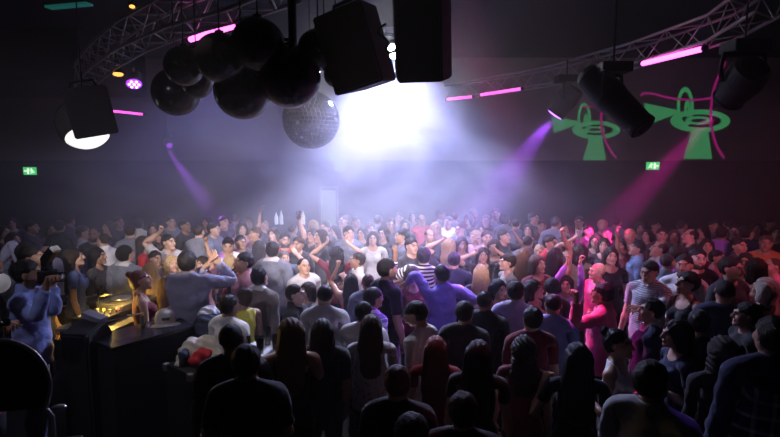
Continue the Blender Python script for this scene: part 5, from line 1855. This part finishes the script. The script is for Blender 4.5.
def place_people():
    layout()
    for i, e in enumerate(PEOPLE):
        d = e['_d']
        hw = at(e['x'], e['y'], d)
        z0 = e.get('z0', 0)
        H = (hw.z - z0) * 1.755 / 1.645
        lean = e.get('lean', 0)
        H = H / (1 - .36 * (1 - math.cos(lean))) if lean else H
        H = min(max(H, 1.45), 2.0)
        if not e.get('lean') and (H < 1.55 or H > 1.9): print('HEIGHT', e['x'], e['y'], round(H, 2), round(d, 2))
        az = math.atan2(hw.x, hw.y)
        rot = math.radians(e['face']) - az
        lod = 0 if d < 4.6 else (1 if d < 8.2 else 2)
        hs, hc = e['hair'].split(':') if e['hair'] else (None, 'blk')
        tp, tc = e['top'].split(':')
        if tp in ('tee', 'polo', 'shirt', 'jacket') and e['sex'] == 'f':
            pass
        p = dict(sex=e['sex'], H=H, lod=lod, top=tp, cloth=gm('cloth', tc), hair=hs, haircol=gm('hair', hc),
                 skin=gm('skin', e.get('skin') or ('aabbc'[i * 7 % 5]), hc, e.get('beard', 0.)),
                 trousers=TROUS[1] if e.get('indigo') else TROUS[i * 3 % 3 if i % 2 else 0],
                 lean=lean, side=e.get('side', 0), twist=e.get('twist', RNG.normal(0, .08)),
                 yaw=e.get('yaw', RNG.normal(0, .10)), nod=e.get('nod', RNG.normal(-.03, .06)), roll=e.get('roll', RNG.normal(0, .05)))
        if tp == 'dress': p['trousers'] = p['skin']
        for c in 'LR':
            a = e[c]
            if isinstance(a, str):
                pr = ARMS[a]
                j = RNG.normal(0, .05, 3)
                p['arm' + c] = (tuple(np.array(pr[0]) + j), tuple(np.array(pr[1]) + j), pr[2])
                p['curl' + c] = pr[2]
            else:
                p['arm' + c] = ARMS['down']
                p['curl' + c] = a[5]
        # where the head ends up, then the root
        Rm = rz(rot)
        R, T = solve_pose(dict(p))
        k = H / 1.755
        hc_l = (T['head'] + R['head'] @ (np.array((0, 0, 1.645)) - np.array(BONES[BI['head']][2]))) * k
        root = np.array(hw) - Rm @ hc_l
        root[2] = z0
        for c in 'LR':
            a = e[c]
            if not isinstance(a, str):
                s = 1 if c == 'L' else -1
                sh = Rm @ (T['up' + c] * k) + root
                tw = np.array(at(a[1], a[2], sh[1] + a[3]))
                HAND_AT[(e['label'], c)] = tw
                tl = Rm.T @ (tw - root) / k
                pole = a[4]
                if pole is None: pole = (s * .6, .1, -.8)
                else: pole = tuple(Rm.T @ np.array(pole, float))      # poles are given as seen in the photograph
                p['arm' + c] = ('ik', tuple(tl), pole, a[6])
        o, _, _, _, _ = make_person(p)
        o.location = root
        o.rotation_euler = (0, 0, rot)
        tag(o, e['label'], 'person', e.get('grp'))
        e['_o'] = o
# ------------------------------------------------------------------ people and what they hold
build_library()
place_people()


def hand_of(part, c):
    for (l, cc), p in HAND_AT.items():
        if part in l and cc == c: return Vector(p)


# photographer's camera with flash
h = (hand_of('photographer', 'L') + hand_of('photographer', 'R')) / 2
e = empty('camera', h + Vector((-.02, 0, .02)), math.radians(78))
bm = bmesh.new(); add_box(bm, (0, 0, 0), (.145, .075, .105), bevel=.012); add_box(bm, (0, 0, .065), (.07, .07, .04), bevel=.012); link('camera_body', bm, M['black'], e)
bm = bmesh.new(); add_lathe(bm, [(.036, .03), (.040, .06), (.040, .12), (.043, .13), (.043, .155), (.036, .157), (.034, .14)], axis=(0, -1, 0), seg=24); link('lens', bm, M['black'], e, smooth=True)
bm = bmesh.new(); add_lathe(bm, [(.034, .150), (.01, .153)], axis=(0, -1, 0), seg=20); link('lens_ring', bm, M['chrome'], e, smooth=True)
fl = Matrix.Rotation(.55, 3, 'X')
bm = bmesh.new(); add_box(bm, (0, 0, .115), (.07, .06, .06), bevel=.008); add_box(bm, Vector((0, -.04, .185)), (.078, .07, .15), Matrix.Rotation(.75, 3, 'X'), .012); link('flash_unit', bm, M['black'], e)
bm = bmesh.new(); add_box(bm, Vector((0, -.098, .238)), (.072, .055, .03), Matrix.Rotation(.75, 3, 'X'), .006); link('flash_diffuser', bm, M['white'], e)
tag(e, 'black camera with a tilted flash held up by the photographer', 'camera')

# held drinks
h = hand_of('glass of beer', 'R')
tumbler(h + Vector((.03, -.05, -.10)), .038, .17, M['beer'], 'glass of beer held at the far left picture edge')
h = hand_of('amber drink', 'R')
tumbler(h + Vector((0, -.045, -.10)), .040, .12, M['beer'], 'glass of amber drink held against the bright pink shirt')
h = hand_of('raising a drink', 'L')
tumbler(h + Vector((0, -.03, .0)), .040, .13, M['beer'], 'glass raised above the heads by the bearded person in red')

# ------------------------------------------------------------------ haze
w = bpy.data.worlds.new('world'); SC.world = w; w.use_nodes = True
w.node_tree.nodes['Background'].inputs[0].default_value = (0, 0, 0, 1)
w.node_tree.nodes['Background'].inputs[1].default_value = 0.
m, nt, b = newmat('haze')
nt.nodes.remove(b)
out = nt.nodes['Material Output']
vs = nt.nodes.new('ShaderNodeVolumeScatter')
vs.inputs['Anisotropy'].default_value = .25
vs.inputs['Color'].default_value = (.93, .93, 1., 1)
tc = nt.nodes.new('ShaderNodeTexCoord')
n = nt.nodes.new('ShaderNodeTexNoise'); n.inputs['Scale'].default_value = .75; n.inputs['Detail'].default_value = 4; n.inputs['Roughness'].default_value = .55; n.inputs['Distortion'].default_value = .6
mp = nt.nodes.new('ShaderNodeMapping'); mp.inputs['Scale'].default_value = (1, .22, 1.15)
nt.links.new(tc.outputs['Object'], mp.inputs['Vector'])
nt.links.new(mp.outputs['Vector'], n.inputs['Vector'])
cloud = M_(nt, 'MULTIPLY_ADD', M_(nt, 'SUBTRACT', n.outputs['Fac'], .5), 4.5, .85, clamp=False)
cloud = M_(nt, 'MAXIMUM', cloud, .06)
sx = nt.nodes.new('ShaderNodeSeparateXYZ'); nt.links.new(tc.outputs['Object'], sx.inputs[0])


def gauss(ax, c, w):
    t = M_(nt, 'DIVIDE', M_(nt, 'SUBTRACT', sx.outputs[ax], c), w)
    return M_(nt, 'EXPONENT', M_(nt, 'MULTIPLY', M_(nt, 'MULTIPLY', t, t), -1.))


# the smoke hangs in a bank over the middle of the dance floor
bank = M_(nt, 'MULTIPLY', M_(nt, 'MULTIPLY', gauss(0, -1.5, 4.0), gauss(1, 9.7, 2.85)), gauss(2, 2.65, 1.35))
halo = M_(nt, 'MULTIPLY', M_(nt, 'MULTIPLY', gauss(0, s1.x, 1.2), gauss(1, s1.y - .5, 1.4)), gauss(2, s1.z - .5, 1.3))  # extra density added around the stage light to shape its halo
dens = M_(nt, 'ADD', M_(nt, 'MULTIPLY', M_(nt, 'MULTIPLY', bank, cloud), HAZE_BANK), HAZE_BASE)
veil = M_(nt, 'MULTIPLY', M_(nt, 'MULTIPLY', gauss(0, 4.2, 2.4), gauss(1, 8.0, 2.2)), gauss(2, 2.7, 1.3))
dens = M_(nt, 'MULTIPLY_ADD', veil, HAZE_VEIL, dens)
dens = M_(nt, 'MULTIPLY_ADD', halo, HAZE_HALO, dens)
nt.links.new(dens, vs.inputs['Density'])
nt.links.new(vs.outputs[0], out.inputs['Volume'])
# it fills the whole hall, out to its walls
bm = bmesh.new(); add_box(bm, (0, (YB + YF) / 2, ZC / 2), (XR - XL + .9, YB - YF + .9, ZC + .9))
tag(link('haze', bm, m), 'pale smoky haze filling the hall over the crowd, brightest around the white light', 'haze', kind='stuff')
m.cycles.volume_step_rate = HAZE_STEP


# ------------------------------------------------------------------ lights
def spot(name, loc, tgt, power, col, ang, blend=.3, r=.08):
    l = bpy.data.lights.new(name, 'SPOT')
    l.energy = power; l.color = col; l.spot_size = math.radians(ang); l.spot_blend = blend; l.shadow_soft_size = r
    o = bpy.data.objects.new(name, l); COL.objects.link(o)
    o.location = loc
    d = Vector(tgt) - Vector(loc)
    o.rotation_euler = d.to_track_quat('-Z', 'Y').to_euler()
    return o


def point(name, loc, power, col, r=.1):
    l = bpy.data.lights.new(name, 'POINT')
    l.energy = power; l.color = col; l.shadow_soft_size = r
    o = bpy.data.objects.new(name, l); COL.objects.link(o); o.location = loc
    return o


sdir = (Vector((-.10, -5.0, -.2)) - s1).normalized()
ddir = Vector((0, -.9, -3.)).normalized()
spot('white_stage_light', s1 + sdir * .40, s1 + sdir * .4 + ddir, LT['strobe'], (.46, .51, 1.), 106, .5, .10)
point('white_stage_glow', s1 + sdir * .45, LT['glow'], (.5, .55, 1.), .12)
spot('top_fill_left', (.3, 5.2, 5.5), (-1.5, 8.3, 1.2), LT['washL'], (1., .84, .88), 62, .6, .12)  # added fill above the frame, no fixture hangs there
spot('top_fill_centre', (1.7, 5.0, 5.5), (1.0, 8.6, 1.3), LT['washC'], (.95, .66, .80), 70, .6, .12)  # second added overhead fill, also without a fixture
spot('magenta_beam', m1 + (m1_t - m1).normalized() * .35, at(588, 248, 9.2), LT['magenta'], (1., .03, .50), 12, .35, .05)
spot('magenta_key', (.3, 7.2, 5.5), (2.30, 6.3, 1.72), LT['magwash'], (1., .04, .50), 13, .5, .08)
spot('magenta_wash', (.6, 6.4, 5.5), (1.85, 4.85, 1.45), LT['magwash'], (1., .05, .45), 11.5, .5, .08)
spot('centre_top_fill', (.1, 6.9, 5.5), (0., 5.05, 1.3), LT['down'], (.80, .80, 1.), 42, .6, .1)  # added spot out of view that brightens the mid-crowd shoulders
spot('violet_beam', v1 + (v1_t - v1).normalized() * .30, at(425, 285, 5.9), LT['violet'], (.42, .08, 1.), 16, .3, .04)
spot('violet_wash', (.9, 4.2, 5.5), at(430, 290, 5.8), LT['vwash'], (.26, .16, 1.), 30, .6, .08)
spot('red_wash_right', (6.2, 4.6, 4.4), at(700, 262, 6.6), LT['redR'], (1., .16, .28), 62, .6, .10)
spot('rim_red', (.7, 4.6, 5.5), at(422, 362, 3.4), LT['rim'], (1., .06, .07), 21, .5, .06)
spot('haze_fill_left', (-3.6, 11.6, 5.5), (-3.4, 10.6, 0), LT['hazefillL'], (.34, .34, 1.), 120, .8, .15)  # added to brighten the rear haze, no lamp is built for it
spot('haze_fill_centre', (.4, 12.2, 5.5), (.2, 11.0, 0), LT['hazefillC'], (.36, .34, 1.), 120, .8, .15)  # added like the left one to light the haze bank
for i, (tx, colr, pw) in enumerate([(-5.2, (.85, .82, 1.), .14), (-3.9, (1., .90, .88), .6), (-2.6, (1., .90, .90), 1.3), (-1.3, (1., .88, .92), 1.4), (0., (1., .86, .94), 1.3),
                                  (1.3, (1., .70, .90), .85), (2.6, (1., .42, .78), .40), (4.0, (1., .30, .62), .30), (5.4, (1., .25, .50), .25)]):
    spot('front_profile_spot', (tx * .45, -1.8, 4.4), (tx, 8.3, 1.45), LT['front'] * pw, colr, 9.4, .45, .05)
spot('jacket_fill', (-1.75, 4.5, 5.5), (-1.68, 4.72, 1.0), LT['bar'], (1., .92, .85), 13, .4, .03)  # unseen spot added only to brighten the pale jacket heap
spot('far_violet_beam', f1 + Vector((0, -.2, -.1)), at(205, 200, 10.6), LT['farv'], (.45, .10, 1.), 9, .3, .03)
spot('warm_left', (-3.2, 2.2, 4.2), at(60, 272, 5.2), LT['warmL'], (.80, .78, 1.), 80, .6, .10)
point('dj_desk_lamp', LAMP_POS, LT['desk'], (1., .62, .12), .03)
spot('wall_wash', (9.5, 4.0, 5.0), (5.0, PW, 3.9), LT['wall'], (1., .74, .70), 46, .8, .2)
spot('blue_floor_beam', at(688, 250, 6.0) + Vector((0, 0, 2.8)), at(702, 420, 2.7), LT['bluef'], (.22, .10, 1.), 9, .3, .03)

vsn = SC.view_settings
SC.display_settings.display_device = 'sRGB'
vsn.view_transform = 'Standard'; vsn.look = 'None'; vsn.gamma = 1.; vsn.use_curve_mapping = False; vsn.exposure = EXPO
cy = SC.cycles
cy.use_denoising = True
cy.max_bounces = 5; cy.diffuse_bounces = 2; cy.glossy_bounces = 3; cy.transmission_bounces = 5; cy.volume_bounces = 1; cy.transparent_max_bounces = 6
cy.volume_step_rate = 1.; cy.volume_max_steps = 64
cy.sample_clamp_indirect = 6.; cy.caustics_reflective = False; cy.caustics_refractive = False
